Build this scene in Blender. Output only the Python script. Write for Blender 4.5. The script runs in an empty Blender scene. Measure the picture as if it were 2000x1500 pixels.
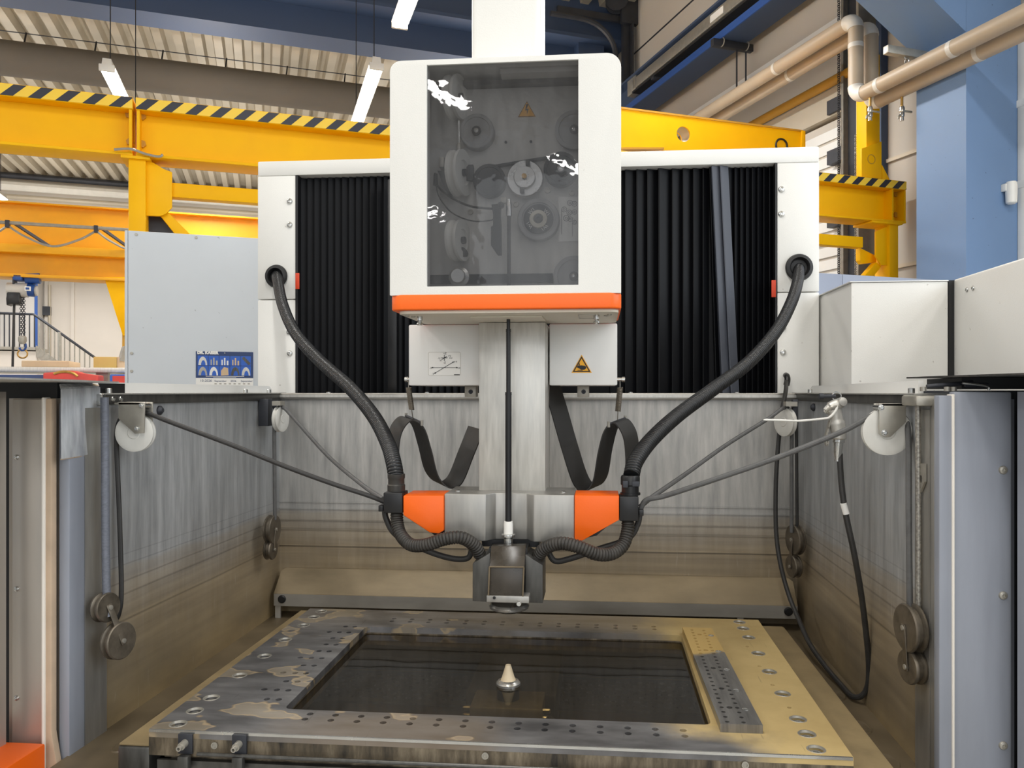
import bpy, bmesh, math, random
from math import sin, cos, tan, pi, radians, sqrt, atan2
from mathutils import Vector, Matrix

random.seed(7)
sc = bpy.context.scene
COL = sc.collection

# ------------------------------------------------------------------ camera, world, lights, exposure
F, PX, PY = 1525.5, 1035.28, 765.06          # focal length and principal point for a 2000 x 1500 frame
TH = radians(5.128)                           # the camera is turned this far left of the machine's depth axis
EYE = 1.5                                     # eye height above the hall floor
PHI = radians(23.89)                          # the hall's axes are turned this far from the machine's axes

cam = bpy.data.cameras.new('camera')
cam.sensor_width = 36.0
cam.lens = 36.0 * F / 2000.0
cam.shift_x = -(PX - 1000.0) / 2000.0
cam.shift_y = (PY - 750.0) / 2000.0
cam.clip_start = 0.02
cam.clip_end = 200
camo = bpy.data.objects.new('camera', cam)
COL.objects.link(camo)
camo.location = (0, 0, EYE)
camo.rotation_euler = (radians(90), 0, TH)
sc.camera = camo

vs = sc.view_settings
vs.view_transform = 'Standard'
vs.look = 'None'
vs.gamma = 1.0
vs.use_curve_mapping = False
vs.exposure = 0.0

world = bpy.data.worlds.new('hall_world')
sc.world = world
world.use_nodes = True
bg = world.node_tree.nodes['Background']
bg.inputs[0].default_value = (0.92, 0.96, 1.0, 1)
bg.inputs[1].default_value = 0.5


def hall_to_world(s, q, z):
    return Vector((s * cos(PHI) - q * sin(PHI), s * sin(PHI) + q * cos(PHI), z + EYE))


def area(name, hall_pos, aim, sx, sy, power, col=(1, 1, 1)):
    l = bpy.data.lights.new(name, 'AREA')
    l.shape = 'RECTANGLE'
    l.size, l.size_y = sx, sy
    l.energy = power
    l.color = col
    o = bpy.data.objects.new(name, l)
    COL.objects.link(o)
    p = hall_to_world(*hall_pos)
    o.location = p
    d = hall_to_world(*aim) - p
    o.rotation_euler = d.to_track_quat('-Z', 'Y').to_euler()
    return o


# rows of ceiling battens behind and beside the photographer, plus added fill rows over the far hall
def add_batten_fill(s, q, power=42):
    o = area('batten_and_fill_light', (s, q, 2.45), (s, q + 0.001, 0), 0.12, 1.5, power, (1.0, 0.985, 0.955))
    o.rotation_euler = (0, 0, PHI)
    # upward lights added to brighten the roof sheets, as bare tubes would
    u = area('roof_fill_uplight', (s, q, 2.5), (s, q + 0.001, 9), 0.12, 1.5, power * .45, (1.0, 0.95, 0.88))
    u.rotation_euler = (pi, 0, PHI)
    return o


for bs in (-5.2, -2.6, 0.0, 2.6):
    for bq in (-5.5, -2.3, 0.9):
        add_batten_fill(bs, bq, 34)
for bs in (-9.5, -6.6, -3.8, -0.6, 2.4):  # unseen lights added to brighten the far hall, no fixtures built
    for bq in (4.8, 9.0, 13.2, 16.4):
        add_batten_fill(bs, bq, 58)
# daylight through the window band of the right wall, behind the photographer
area('window_daylight', (3.9, -1.6, 1.3), (0.0, 1.2, 0.0), 4.5, 2.2, 120, (0.86, 0.93, 1.0))
# broad cool area light out of view behind the photographer
area('rear_area_light', (-2.5, -7.5, 1.0), (-0.5, 2.0, -0.2), 5.0, 4.0, 95, (0.92, 0.96, 1.0))


# ------------------------------------------------------------------ pixel rays -> points at a real depth
def ray(u, v):
    a, b = (u - PX) / F, -(v - PY) / F
    return Vector((a * cos(TH) - sin(TH), a * sin(TH) + cos(TH), b))


def at(u, v, Y):
    d = ray(u, v)
    return d * (Y / d.y)


def atX(u, v, X):
    d = ray(u, v)
    return d * (X / d.x)


def atZ(u, v, Z):
    d = ray(u, v)
    return d * (Z / d.z)


def hray(u, v):
    d = ray(u, v)
    return Vector((d.x * cos(PHI) + d.y * sin(PHI), -d.x * sin(PHI) + d.y * cos(PHI), d.z))


def hq(u, v, q):
    d = hray(u, v)
    return d * (q / d.y)


def hs(u, v, s):
    d = hray(u, v)
    return d * (s / d.x)


def hz(u, v, z):
    d = hray(u, v)
    return d * (z / d.z)


# ------------------------------------------------------------------ materials
def lin(c):
    r = []
    for x in c:
        x = x / 255.0
        r.append(x / 12.92 if x <= 0.04045 else ((x + 0.055) / 1.055) ** 2.4)
    return (r[0], r[1], r[2], 1.0)


class NT:
    def __init__(self, name):
        self.m = bpy.data.materials.new(name)
        self.m.use_nodes = True
        self.t = self.m.node_tree
        self.b = self.t.nodes['Principled BSDF']
        self.out = self.t.nodes['Material Output']

    def n(self, kind, **kw):
        x = self.t.nodes.new(kind)
        for k, v in kw.items():
            setattr(x, k, v)
        return x

    def l(self, a, b):
        self.t.links.new(a, b)

    def val(self, sock, v):
        if isinstance(v, bpy.types.NodeSocket):
            self.l(v, sock)
        else:
            sock.default_value = v

    def pos(self):
        return self.n('ShaderNodeNewGeometry').outputs['Position']

    def vmul(self, v, s):
        x = self.n('ShaderNodeVectorMath', operation='MULTIPLY')
        self.l(v, x.inputs[0])
        x.inputs[1].default_value = s
        return x.outputs[0]

    def noise(self, vec, scale=5., detail=4., rough=.55):
        x = self.n('ShaderNodeTexNoise')
        self.l(vec, x.inputs['Vector'])
        x.inputs['Scale'].default_value = scale
        x.inputs['Detail'].default_value = detail
        x.inputs['Roughness'].default_value = rough
        return x.outputs['Fac']

    def ramp(self, fac, stops, interp='LINEAR'):
        x = self.n('ShaderNodeValToRGB')
        cr = x.color_ramp
        cr.interpolation = interp
        while len(cr.elements) < len(stops):
            cr.elements.new(0.5)
        for e, (p, c) in zip(cr.elements, stops):
            e.position = p
            e.color = c if not isinstance(c, (int, float)) else (c, c, c, 1)
        self.l(fac, x.inputs[0])
        return x.outputs[0]

    def mix(self, fac, a, b, blend='MIX'):
        x = self.n('ShaderNodeMix', data_type='RGBA', blend_type=blend)
        self.val(x.inputs[0], fac)
        self.val(x.inputs[6], a)
        self.val(x.inputs[7], b)
        return x.outputs[2]

    def math(self, op, a, b=0.5, c=0.0, clamp=False):
        x = self.n('ShaderNodeMath', operation=op, use_clamp=clamp)
        self.val(x.inputs[0], a)
        self.val(x.inputs[1], b)
        self.val(x.inputs[2], c)
        return x.outputs[0]

    def mapr(self, v, a, b, c=0., d=1.):
        x = self.n('ShaderNodeMapRange')
        self.l(v, x.inputs[0])
        for i, k in enumerate((a, b, c, d)):
            x.inputs[i + 1].default_value = k
        return x.outputs[0]

    def bump(self, h, strength=.2, dist=.002):
        x = self.n('ShaderNodeBump')
        x.inputs['Strength'].default_value = strength
        x.inputs['Distance'].default_value = dist
        self.l(h, x.inputs['Height'])
        self.l(x.outputs[0], self.b.inputs['Normal'])

    def set(self, color=None, rough=None, metal=None, spec=None):
        for k, v in (('Base Color', color), ('Roughness', rough), ('Metallic', metal), ('Specular IOR Level', spec)):
            if v is not None:
                self.val(self.b.inputs[k], v)


def pm(name, c, rough=.5, metal=0., var=.08, scale=6., stretch=(1, 1, 1), bump=0., bscale=300., speck=None, rvar=.08, spec=.5):
    t = NT(name)
    p = t.pos()
    n = t.noise(t.vmul(p, stretch), scale, 5.)
    base = lin(c)
    lo = tuple(max(0, x * (1 - var * 1.6)) for x in base[:3]) + (1,)
    hi = tuple(min(1, x * (1 + var * 1.2)) for x in base[:3]) + (1,)
    colr = t.ramp(n, [(0.25, lo), (0.75, hi)])
    if speck:
        sn = t.noise(p, 55., 2., .5)
        f = t.ramp(sn, [(0.74, 0.0), (0.78, 0.75)])
        colr = t.mix(f, colr, lin(speck))
    rg = t.mapr(n, .2, .8, max(.03, rough - rvar), min(1, rough + rvar))
    t.set(colr, rg, metal, spec)
    if bump:
        t.bump(t.noise(p, bscale, 2.), bump, .001)
    return t.m


def emit(name, c, k):
    t = NT(name)
    t.b.inputs['Base Color'].default_value = lin(c)
    t.b.inputs['Emission Color'].default_value = lin(c)
    t.b.inputs['Emission Strength'].default_value = k
    return t.m


M = {}
M['white'] = pm('white_machine_paint', (226, 225, 220), .42, 0, .03, 3., bump=.25, bscale=420., speck=(176, 172, 165))
M['white_plain'] = pm('white_smooth_paint', (230, 230, 227), .4, 0, .03, 3.)
M['cream'] = pm('cream_underside_paint', (206, 200, 184), .5, 0, .05, 4.)
M['orange'] = pm('orange_paint', (255, 106, 10), .42, 0, .05, 4., bump=.15)
M['black_rubber'] = pm('black_rubber', (22, 22, 23), .5, 0, .25, 20.)
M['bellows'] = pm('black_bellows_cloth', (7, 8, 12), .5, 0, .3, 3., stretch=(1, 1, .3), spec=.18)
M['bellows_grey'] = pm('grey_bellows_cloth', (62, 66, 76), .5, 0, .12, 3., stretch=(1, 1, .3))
M['black_plastic'] = pm('black_plastic', (20, 20, 22), .38, 0, .2, 10.)
M['dark_metal'] = pm('dark_painted_steel', (58, 60, 66), .5, .3, .15, 8.)
M['steel'] = pm('brushed_stainless', (172, 170, 165), .42, .7, .13, 6., stretch=(9, 9, 1.2))
M['steel_light'] = pm('pale_brushed_steel', (200, 198, 192), .4, .6, .10, 10., stretch=(14, 14, 1.4))
M['steel_h'] = pm('rail_steel', (176, 172, 165), .38, .8, .12, 8., stretch=(2, 2, 14))
M['steel_dark'] = pm('dark_stained_steel', (92, 91, 88), .42, .7, .25, 8., stretch=(8, 8, 1.5))
M['post_blue'] = pm('cool_stainless', (150, 155, 166), .5, .2, .08, 4., stretch=(6, 6, .8))
M['post_warm'] = pm('warm_stainless', (188, 181, 172), .38, .7, .06, 3., stretch=(3, 3, .8))
M['chrome'] = pm('bright_steel_screw', (205, 205, 202), .25, .95, .06, 30.)
M['nylon'] = pm('white_nylon_wheel', (216, 215, 209), .42, 0, .07, 14., speck=(150, 140, 120))
M['zinc'] = pm('zinc_bracket_steel', (172, 168, 158), .42, .6, .10, 25., speck=(95, 88, 78))
M['worn_pulley'] = pm('worn_pulley_steel', (112, 104, 92), .45, .6, .35, 30.)
M['rope_grey'] = pm('grey_rubber_cord', (92, 92, 92), .6, 0, .15, 60.)
M['rope_blue'] = pm('braided_blue_grey_hose', (112, 116, 126), .5, .2, .15, 150., stretch=(1, 1, 2))
M['rope_dark'] = pm('dark_rubber_cord', (48, 47, 46), .55, 0, .2, 50.)
M['braid'] = pm('braided_steel_hose', (170, 166, 158), .4, .7, .35, 260.)
M['hose_dirty'] = pm('dirty_corrugated_hose', (52, 49, 45), .5, 0, .35, 40.)
M['hose_black'] = pm('black_corrugated_hose', (30, 31, 33), .36, 0, .2, 20.)
M['residue'] = pm('tan_residue', (140, 122, 88), .75, 0, .18, 12.)
M['cover_film'] = pm('brown_filmed_steel', (144, 129, 103), .45, .25, .2, 5., stretch=(1, 1, 3))
M['cover_grey'] = pm('grey_filmed_steel', (160, 156, 148), .45, .3, .15, 5., stretch=(1, 1, 3))
M['residue_dark'] = pm('wet_brown_residue', (100, 88, 68), .5, 0, .25, 9.)
M['seal'] = pm('tan_rubber_seal', (196, 172, 146), .6, 0, .12, 14., speck=(105, 80, 58))
M['seal_white'] = pm('white_seal_lip', (236, 230, 220), .5, 0, .05, 9.)
M['yellow_rear'] = pm('darkened_yellow_crane_paint', (232, 164, 4), .5, 0, .08, 2.)  # crane yellow darkened for the rear bridge, where the light clips it
M['yellow'] = pm('yellow_crane_paint', (255, 188, 0), .5, 0, .07, 2.5, speck=None, spec=.2)
M['yellow_dull'] = pm('dull_yellow_crane_paint', (196, 146, 44), .5, 0, .08, 2.5)
M['blue_col'] = pm('blue_frame_paint', (112, 141, 180), .5, 0, .05, 1.5, speck=(60, 72, 92))
M['blue_beam'] = pm('blue_beam_paint', (60, 76, 104), .55, 0, .06, 1.2)
M['blue_run'] = pm('blue_runway_paint', (44, 84, 156), .5, 0, .06, 1.2)
M['sheet'] = pm('roof_sheet', (196, 186, 168), .5, .25, .10, 1.0)
M['wall_white'] = pm('hall_wall_plaster', (222, 214, 204), .8, 0, .05, .8)
M['wall_right'] = pm('hall_wall_panels', (196, 189, 179), .8, 0, .06, .7)
M['wall_grey'] = pm('grey_partition_paint', (188, 184, 180), .7, 0, .04, 1.)
M['floor'] = pm('hall_floor_concrete', (176, 174, 168), .5, 0, .1, 1.2)
M['duct'] = pm('grey_fabric_duct', (104, 98, 90), .9, 0, .05, 2.)
M['pipe'] = pm('beige_pipe_wrap', (188, 170, 147), .45, 0, .05, 4.)
M['pipe_joint'] = pm('white_pipe_tape', (222, 217, 208), .45, 0, .05, 6.)
M['grey_cab'] = pm('grey_cabinet_paint', (200, 206, 212), .45, 0, .03, 3., speck=(146, 150, 154))
M['grey_blue_cab'] = pm('blue_grey_cabinet_paint', (150, 158, 176), .45, 0, .03, 3.)
M['navy'] = pm('calendar_navy_print', (40, 62, 108), .5, 0, .05, 9.)
M['cal_blue'] = pm('calendar_blue_print', (46, 96, 190), .5, 0, .05, 9.)
M['paper'] = pm('white_paper', (238, 237, 233), .7, 0, .02, 9.)
M['ink'] = pm('black_ink', (28, 28, 30), .6, 0, .02, 9.)
M['sticker_yellow'] = pm('warning_yellow', (250, 178, 14), .5, 0, .03, 9.)
M['red_label'] = pm('red_orange_label', (206, 62, 26), .5, 0, .05, 30.)
M['cardboard'] = pm('cardboard', (206, 180, 148), .8, 0, .06, 5.)
M['cardboard_y'] = pm('yellowed_cardboard', (208, 176, 104), .8, 0, .06, 5.)
M['red'] = pm('red_machine_paint', (200, 62, 52), .5, 0, .1, 5.)
M['blue_crate'] = pm('blue_plastic', (34, 92, 180), .45, 0, .1, 5.)
M['hoist_blue'] = pm('blue_hoist_paint', (34, 76, 146), .45, 0, .1, 6.)
M['hoist_grey'] = pm('light_hoist_casting', (200, 196, 188), .5, 0, .08, 6.)
M['brass'] = pm('brass', (190, 150, 84), .35, .8, .15, 30.)
M['pump_grey'] = pm('grey_plastic_pulley', (150, 150, 150), .4, 0, .06, 20.)
M['pulley_dark'] = pm('charcoal_pulley', (34, 36, 42), .5, 0, .1, 20.)
M['panel_int'] = pm('grey_inner_panel', (206, 204, 199), .5, 0, .06, 3.)
M['turned'] = pm('turned_aluminium', (200, 199, 195), .3, .9, .08, 40.)
M['amber_plastic'] = pm('smoky_scratched_plastic', (58, 52, 44), .28, 0, .35, 22., speck=(140, 134, 122))
M['ceramic'] = pm('cream_nozzle_plastic', (226, 208, 176), .5, 0, .12, 30., speck=(206, 150, 60))
M['sensor_white'] = pm('sensor_white_plastic', (236, 235, 230), .4, 0, .02, 9.)
M['lamp_body'] = pm('white_lamp_housing', (225, 222, 214), .5, 0, .04, 9.)
M['tube'] = emit('lit_fluorescent_tube', (255, 250, 240), 14.)


def hazard_mat(name, yel, blk, width, phase=0.):
    t = NT(name)
    s = t.n('ShaderNodeSeparateXYZ')
    t.l(t.pos(), s.inputs[0])
    along = t.math('ADD', t.math('MULTIPLY', s.outputs[0], cos(PHI)), t.math('MULTIPLY', s.outputs[1], sin(PHI)))
    d = t.math('SUBTRACT', along, t.math('MULTIPLY', s.outputs[2], 1.05))
    f = t.math('FRACT', t.math('ADD', t.math('DIVIDE', d, width), phase))
    g = t.math('GREATER_THAN', f, 0.53)
    t.set(t.mix(g, lin(yel), lin(blk)), .45)
    return t.m


_h = hq(28, 175, 3.95)
M['hazard'] = hazard_mat('hazard_stripe_paint', (250, 206, 58), (38, 39, 50), 0.1055, (0.765 - (_h.x - 1.05 * (_h.z + EYE)) / 0.1055) % 1.0)


def tank_material(name, c_lo, c_hi, metal=.55):
    t = NT(name)
    p = t.pos()
    s = t.n('ShaderNodeSeparateXYZ')
    t.l(p, s.inputs[0])
    z = s.outputs[2]
    wob = t.noise(p, 2.2, 3.)
    zz = t.math('ADD', z, t.math('MULTIPLY', t.math('SUBTRACT', wob, .5), .05))
    streak = t.noise(t.vmul(p, (22, 22, 2.2)), 2.2, 6., .65)
    cloud = t.noise(p, 2.6, 4.)
    steel = t.ramp(streak, [(.28, lin(c_lo)), (.72, lin(c_hi))])
    steel = t.mix(t.ramp(cloud, [(.35, .0), (.7, .45)]), steel, lin((146, 147, 146)))
    hor = t.noise(t.vmul(p, (1.2, 1.2, 30)), 1.6, 5.)
    resid = t.ramp(hor, [(.3, lin((124, 106, 76))), (.75, lin((170, 150, 114)))])
    deep = t.ramp(t.noise(t.vmul(p, (1.5, 1.5, 3)), 1.7, 5.), [(.4, lin((104, 90, 66))), (.7, lin((166, 143, 100)))])
    resid = t.mix(t.mapr(zz, 1.08, .9, 0, .8), resid, deep)
    amt = t.ramp(t.mapr(zz, .85, 1.5), [(.0, .95), (.3, .82), (.40, .55), (.455, .35), (.47, .05), (1., .0)])
    col = t.mix(amt, steel, resid)
    z2 = t.math('ADD', z, t.math('MULTIPLY', t.math('SUBTRACT', wob, .5), .004))
    lines = t.ramp(t.mapr(z2, 1.0, 1.25), [(.0, 1.), (.165, 1.), (.178, .55), (.192, 1.), (.375, .95), (.385, .6), (.40, 1.), (.48, 1.), (.49, .62), (.50, .98), (.615, 1.), (.622, .72), (.63, 1.), (.70, 1.), (.705, .75), (.712, 1.)])
    col = t.mix(1.0, col, lines, 'MULTIPLY')
    drip = t.ramp(t.noise(t.vmul(p, (60, 60, 5)), 1.5, 3., .6), [(.66, .0), (.8, .5)])
    col = t.mix(drip, col, lin((196, 192, 184)))
    t.set(col, t.mapr(streak, .2, .8, .36, .52), t.math('MULTIPLY', t.math('SUBTRACT', 1.0, amt), metal))
    t.bump(streak, .08, .001)
    return t.m


M['tank'] = tank_material('stained_tank_steel', (140, 144, 148), (196, 199, 202), .3)
M['tank_back'] = tank_material('stained_rear_tank_steel', (150, 150, 149), (206, 204, 200), .22)


def table_material(name):
    t = NT(name)
    p = t.pos()
    s = t.n('ShaderNodeSeparateXYZ')
    t.l(p, s.inputs[0])
    x, y = s.outputs[0], s.outputs[1]
    n1 = t.noise(p, 5., 6., .6)
    steel = t.ramp(t.noise(t.vmul(p, (3, 9, 3)), 3., 6.), [(.3, lin((92, 91, 92))), (.7, lin((146, 145, 146)))])
    # islands of dried residue with a pale rim, mostly at the left
    isl = t.noise(t.vmul(p, (1, 1.4, 1)), 8.5, 3., .5)
    leftw = t.mapr(x, .02, -.35, 0, 1)
    k = t.math('ADD', isl, t.math('MULTIPLY', t.math('SUBTRACT', leftw, 1.), .3))
    inside = t.ramp(k, [(.575, .0), (.58, .62)])
    rim = t.ramp(k, [(.562, 0.), (.572, .75), (.584, .75), (.6, 0.)])
    col = t.mix(inside, steel, lin((140, 127, 104)))
    col = t.mix(rim, col, lin((176, 156, 124)))
    # brown film along the rear strip, the front centre and most of the right side
    nx = t.math('ADD', x, t.math('MULTIPLY', t.math('SUBTRACT', n1, .5), .16))
    ny = t.math('ADD', y, t.math('MULTIPLY', t.math('SUBTRACT', n1, .5), .16))
    right = t.mapr(nx, .09, .17, 0, 1)
    frontclean = t.mapr(ny, 1.30, 1.24, 0, 1)
    frontclean = t.math('MULTIPLY', frontclean, t.mapr(nx, .30, .22, 0, 1))
    rr = t.math('MULTIPLY', right, t.math('SUBTRACT', 1.0, frontclean), 0, True)
    tanc = t.ramp(n1, [(.3, lin((172, 148, 98))), (.7, lin((202, 178, 124)))])
    rear = t.math('MULTIPLY', t.mapr(ny, 1.76, 1.84, 0, .75), t.mapr(nx, -.5, .1, .3, 1))
    col = t.mix(rear, col, lin((150, 132, 100)))
    fc = t.math('MULTIPLY', t.mapr(ny, 1.34, 1.28, 0, 1), t.math('MULTIPLY', t.mapr(nx, -.55, -.42, 0, .55), t.mapr(nx, -.13, -.20, 0, 1)))
    col = t.mix(fc, col, lin((156, 139, 118)))
    col = t.mix(rr, col, tanc)
    scr = t.ramp(t.noise(t.vmul(p, (40, 3, 1)), 3., 3.), [(.68, 0.), (.72, .25)])
    col = t.mix(scr, col, lin((60, 55, 48)))
    dry = t.math('MAXIMUM', rr, t.math('MAXIMUM', inside, rear))
    t.set(col, t.math('ADD', t.math('MULTIPLY', dry, .3), .32), t.math('MULTIPLY', t.math('SUBTRACT', 1.0, dry), .6))
    t.bump(n1, .06, .002)
    return t.m


M['table'] = table_material('stained_table_steel')


def side_material(name):
    t = NT(name)
    p = t.pos()
    s = t.n('ShaderNodeSeparateXYZ')
    t.l(p, s.inputs[0])
    st = t.noise(t.vmul(p, (14, 14, 3)), 2.6, 6., .65)
    col = t.ramp(st, [(.3, lin((44, 41, 37))), (.5, lin((98, 88, 72))), (.72, lin((150, 138, 118)))])
    t.set(col, .5, .3)
    return t.m


M['table_side'] = side_material('streaked_table_side')


def bar_material(name):
    t = NT(name)
    p = t.pos()
    s = t.n('ShaderNodeSeparateXYZ')
    t.l(p, s.inputs[0])
    n1 = t.noise(p, 9., 5.)
    ny = t.math('ADD', s.outputs[1], t.math('MULTIPLY', t.math('SUBTRACT', n1, .5), .07))
    ny = t.math('ADD', ny, t.math('MULTIPLY', s.outputs[0], -.25))
    f = t.mapr(ny, 1.565, 1.585, 0, 1)
    steel = t.ramp(t.noise(t.vmul(p, (30, 3, 3)), 3., 5.), [(.3, lin((104, 103, 102))), (.7, lin((148, 146, 143)))])
    t.set(t.mix(f, steel, lin((192, 162, 100))), t.math('ADD', t.math('MULTIPLY', f, .35), .3), t.math('MULTIPLY', t.math('SUBTRACT', 1., f), .7))
    return t.m


M['bar'] = bar_material('half_stained_bar_steel')


def pane_material(name, tint, gloss=.06, wav=0., wscale=6., rough=.02, haze=0., ior=1.5, hazecol=(200, 200, 200), wdist=.01):
    """a thin clear sheet: straight-through tinted transmission plus Fresnel reflection and an optional pale haze"""
    t = NT(name)
    t.t.nodes.remove(t.b)
    tr = t.n('ShaderNodeBsdfTransparent')
    tr.inputs[0].default_value = lin(tint)
    gl = t.n('ShaderNodeBsdfGlossy')
    gl.inputs['Roughness'].default_value = rough
    fr = t.n('ShaderNodeFresnel')
    fr.inputs['IOR'].default_value = ior
    if wav:
        b = t.n('ShaderNodeBump')
        b.inputs['Strength'].default_value = wav
        b.inputs['Distance'].default_value = wdist
        t.l(t.noise(t.pos(), wscale, 3.), b.inputs['Height'])
        t.l(b.outputs[0], gl.inputs['Normal'])
    ms = t.n('ShaderNodeMixShader')
    back = t.n('ShaderNodeNewGeometry').outputs['Backfacing']
    t.l(t.math('MULTIPLY', fr.outputs[0], t.math('SUBTRACT', 1.0, back)), ms.inputs[0])
    t.l(tr.outputs[0], ms.inputs[1])
    t.l(gl.outputs[0], ms.inputs[2])
    last = ms
    if haze:
        df = t.n('ShaderNodeBsdfDiffuse')
        df.inputs[0].default_value = lin(hazecol)
        m2 = t.n('ShaderNodeMixShader')
        hn = t.ramp(t.noise(t.vmul(t.pos(), (18, 18, 4)), 3., 4.), [(.3, haze * .6), (.7, min(1, haze * 1.4))])
        t.l(hn, m2.inputs[0])
        t.l(ms.outputs[0], m2.inputs[1])
        t.l(df.outputs[0], m2.inputs[2])
        last = m2
    t.l(last.outputs[0], t.out.inputs[0])
    return t.m


M['window'] = pane_material('tinted_wavy_window', (214, 214, 215), wav=.2, wscale=15., haze=.05, hazecol=(190, 190, 190), wdist=.0022)  # haze paints in the grey reflection of the hall behind the viewer
M['water'] = pane_material('dark_dielectric_water', (212, 203, 182), wav=.05, wscale=5., ior=1.38, haze=.02, hazecol=(120, 108, 84))
M['clear_sheet'] = pane_material('cloudy_clear_plastic', (222, 226, 230), wav=.2, wscale=14., haze=.45, hazecol=(236, 238, 240))


# ------------------------------------------------------------------ mesh building
class MB:
    """collects geometry (relative to the eye height) and links it as ONE mesh object"""

    def __init__(self, hall=False):
        self.v, self.f, self.hall = [], [], hall

    def add(self, vs, fs):
        k = len(self.v)
        self.v += [Vector(p) for p in vs]
        self.f += [tuple(i + k for i in f) for f in fs]
        return self

    def box(self, x0, x1, y0, y1, z0, z1):
        vs = [(x, y, z) for z in (z0, z1) for y in (y0, y1) for x in (x0, x1)]
        return self.add(vs, [(0, 2, 3, 1), (4, 5, 7, 6), (0, 1, 5, 4), (2, 6, 7, 3), (0, 4, 6, 2), (1, 3, 7, 5)])

    def obox(self, c, ax, ay, az, hx, hy, hz):
        c, ax, ay, az = Vector(c), Vector(ax).normalized(), Vector(ay).normalized(), Vector(az).normalized()
        vs = [c + ax * (i * hx) + ay * (j * hy) + az * (k * hz) for k in (-1, 1) for j in (-1, 1) for i in (-1, 1)]
        return self.add(vs, [(0, 2, 3, 1), (4, 5, 7, 6), (0, 1, 5, 4), (2, 6, 7, 3), (0, 4, 6, 2), (1, 3, 7, 5)])

    def prism(self, poly, axis, a0, a1):
        n = len(poly)

        def P(p, a):
            return (p[0], p[1], a) if axis == 'z' else (p[0], a, p[1]) if axis == 'y' else (a, p[0], p[1])
        vs = [P(p, a0) for p in poly] + [P(p, a1) for p in poly]
        fs = [tuple(range(n))[::-1], tuple(range(n, 2 * n))] + [(i, (i + 1) % n, n + (i + 1) % n, n + i) for i in range(n)]
        return self.add(vs, fs)

    def loft(self, A, B):
        """two polygons of equal count joined into a closed solid"""
        n = len(A)
        fs = [tuple(range(n))[::-1], tuple(range(n, 2 * n))] + [(i, (i + 1) % n, n + (i + 1) % n, n + i) for i in range(n)]
        return self.add(list(A) + list(B), fs)

    def tube(self, path, r, n=10, caps=True):
        path = [Vector(p) for p in path]
        m = len(path)
        rr = r if isinstance(r, (list, tuple)) else [r] * m
        tang = []
        for i in range(m):
            d = path[min(i + 1, m - 1)] - path[max(i - 1, 0)]
            tang.append(d.normalized() if d.length > 1e-9 else Vector((0, 0, 1)))
        ref = Vector((0, 0, 1)) if abs(tang[0].z) < .9 else Vector((1, 0, 0))
        nx = tang[0].cross(ref).normalized()
        vs = []
        for i in range(m):
            if i:
                nx = (nx - tang[i] * nx.dot(tang[i]))
                nx = nx.normalized() if nx.length > 1e-6 else tang[i].orthogonal().normalized()
            ny = tang[i].cross(nx)
            for k in range(n):
                a = 2 * pi * k / n
                vs.append(path[i] + (nx * cos(a) + ny * sin(a)) * rr[i])
        fs = []
        for i in range(m - 1):
            for k in range(n):
                k2 = (k + 1) % n
                fs.append((i * n + k, i * n + k2, (i + 1) * n + k2, (i + 1) * n + k))
        if caps:
            fs.append(tuple(range(n))[::-1])
            fs.append(tuple((m - 1) * n + k for k in range(n)))
        return self.add(vs, fs)

    def lathe(self, prof, c, axis, n=24):
        """prof: (radius, height along axis)"""
        c, ax = Vector(c), Vector(axis).normalized()
        e1 = ax.orthogonal().normalized()
        e2 = ax.cross(e1)
        vs, fs, rings = [], [], []
        for r, h in prof:
            if r < 1e-6:
                rings.append([len(vs)])
                vs.append(c + ax * h)
            else:
                rings.append(list(range(len(vs), len(vs) + n)))
                vs += [c + ax * h + (e1 * cos(2 * pi * k / n) + e2 * sin(2 * pi * k / n)) * r for k in range(n)]
        for A, B in zip(rings, rings[1:]):
            for k in range(n):
                k2 = (k + 1) % n
                if len(A) == 1 and len(B) == 1:
                    continue
                if len(A) == 1:
                    fs.append((A[0], B[k2], B[k]))
                elif len(B) == 1:
                    fs.append((A[k], A[k2], B[0]))
                else:
                    fs.append((A[k], A[k2], B[k2], B[k]))
        if len(rings[0]) > 1:
            fs.append(tuple(rings[0])[::-1])
        if len(rings[-1]) > 1:
            fs.append(tuple(rings[-1]))
        return self.add(vs, fs)

    def disc(self, c, axis, r, h0, h1, n=24):
        return self.lathe([(r, h0), (r, h1)], c, axis, n)

    def torus(self, c, axis, R, r, n=28, m=10):
        c, ax = Vector(c), Vector(axis).normalized()
        e1 = ax.orthogonal().normalized()
        e2 = ax.cross(e1)
        vs = []
        for i in range(n):
            d = e1 * cos(2 * pi * i / n) + e2 * sin(2 * pi * i / n)
            for j in range(m):
                vs.append(c + d * (R + r * cos(2 * pi * j / m)) + ax * (r * sin(2 * pi * j / m)))
        fs = [(i * m + j, ((i + 1) % n) * m + j, ((i + 1) % n) * m + (j + 1) % m, i * m + (j + 1) % m) for i in range(n) for j in range(m)]
        return self.add(vs, fs)

    def strip(self, path, wv, th):
        """a flat band along a path; wv = vector from one edge to the other"""
        path = [Vector(p) for p in path]
        wv = Vector(wv)
        vs = []
        m = len(path)
        for i in range(m):
            d = (path[min(i + 1, m - 1)] - path[max(i - 1, 0)]).normalized()
            nrm = d.cross(wv).normalized() * th * .5
            p = path[i]
            vs += [p - nrm, p + wv - nrm, p + wv + nrm, p + nrm]
        fs = []
        for i in range(m - 1):
            for k in range(4):
                k2 = (k + 1) % 4
                fs.append((i * 4 + k, i * 4 + k2, (i + 1) * 4 + k2, (i + 1) * 4 + k))
        fs += [(3, 2, 1, 0), tuple((m - 1) * 4 + k for k in range(4))]
        return self.add(vs, fs)

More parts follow.
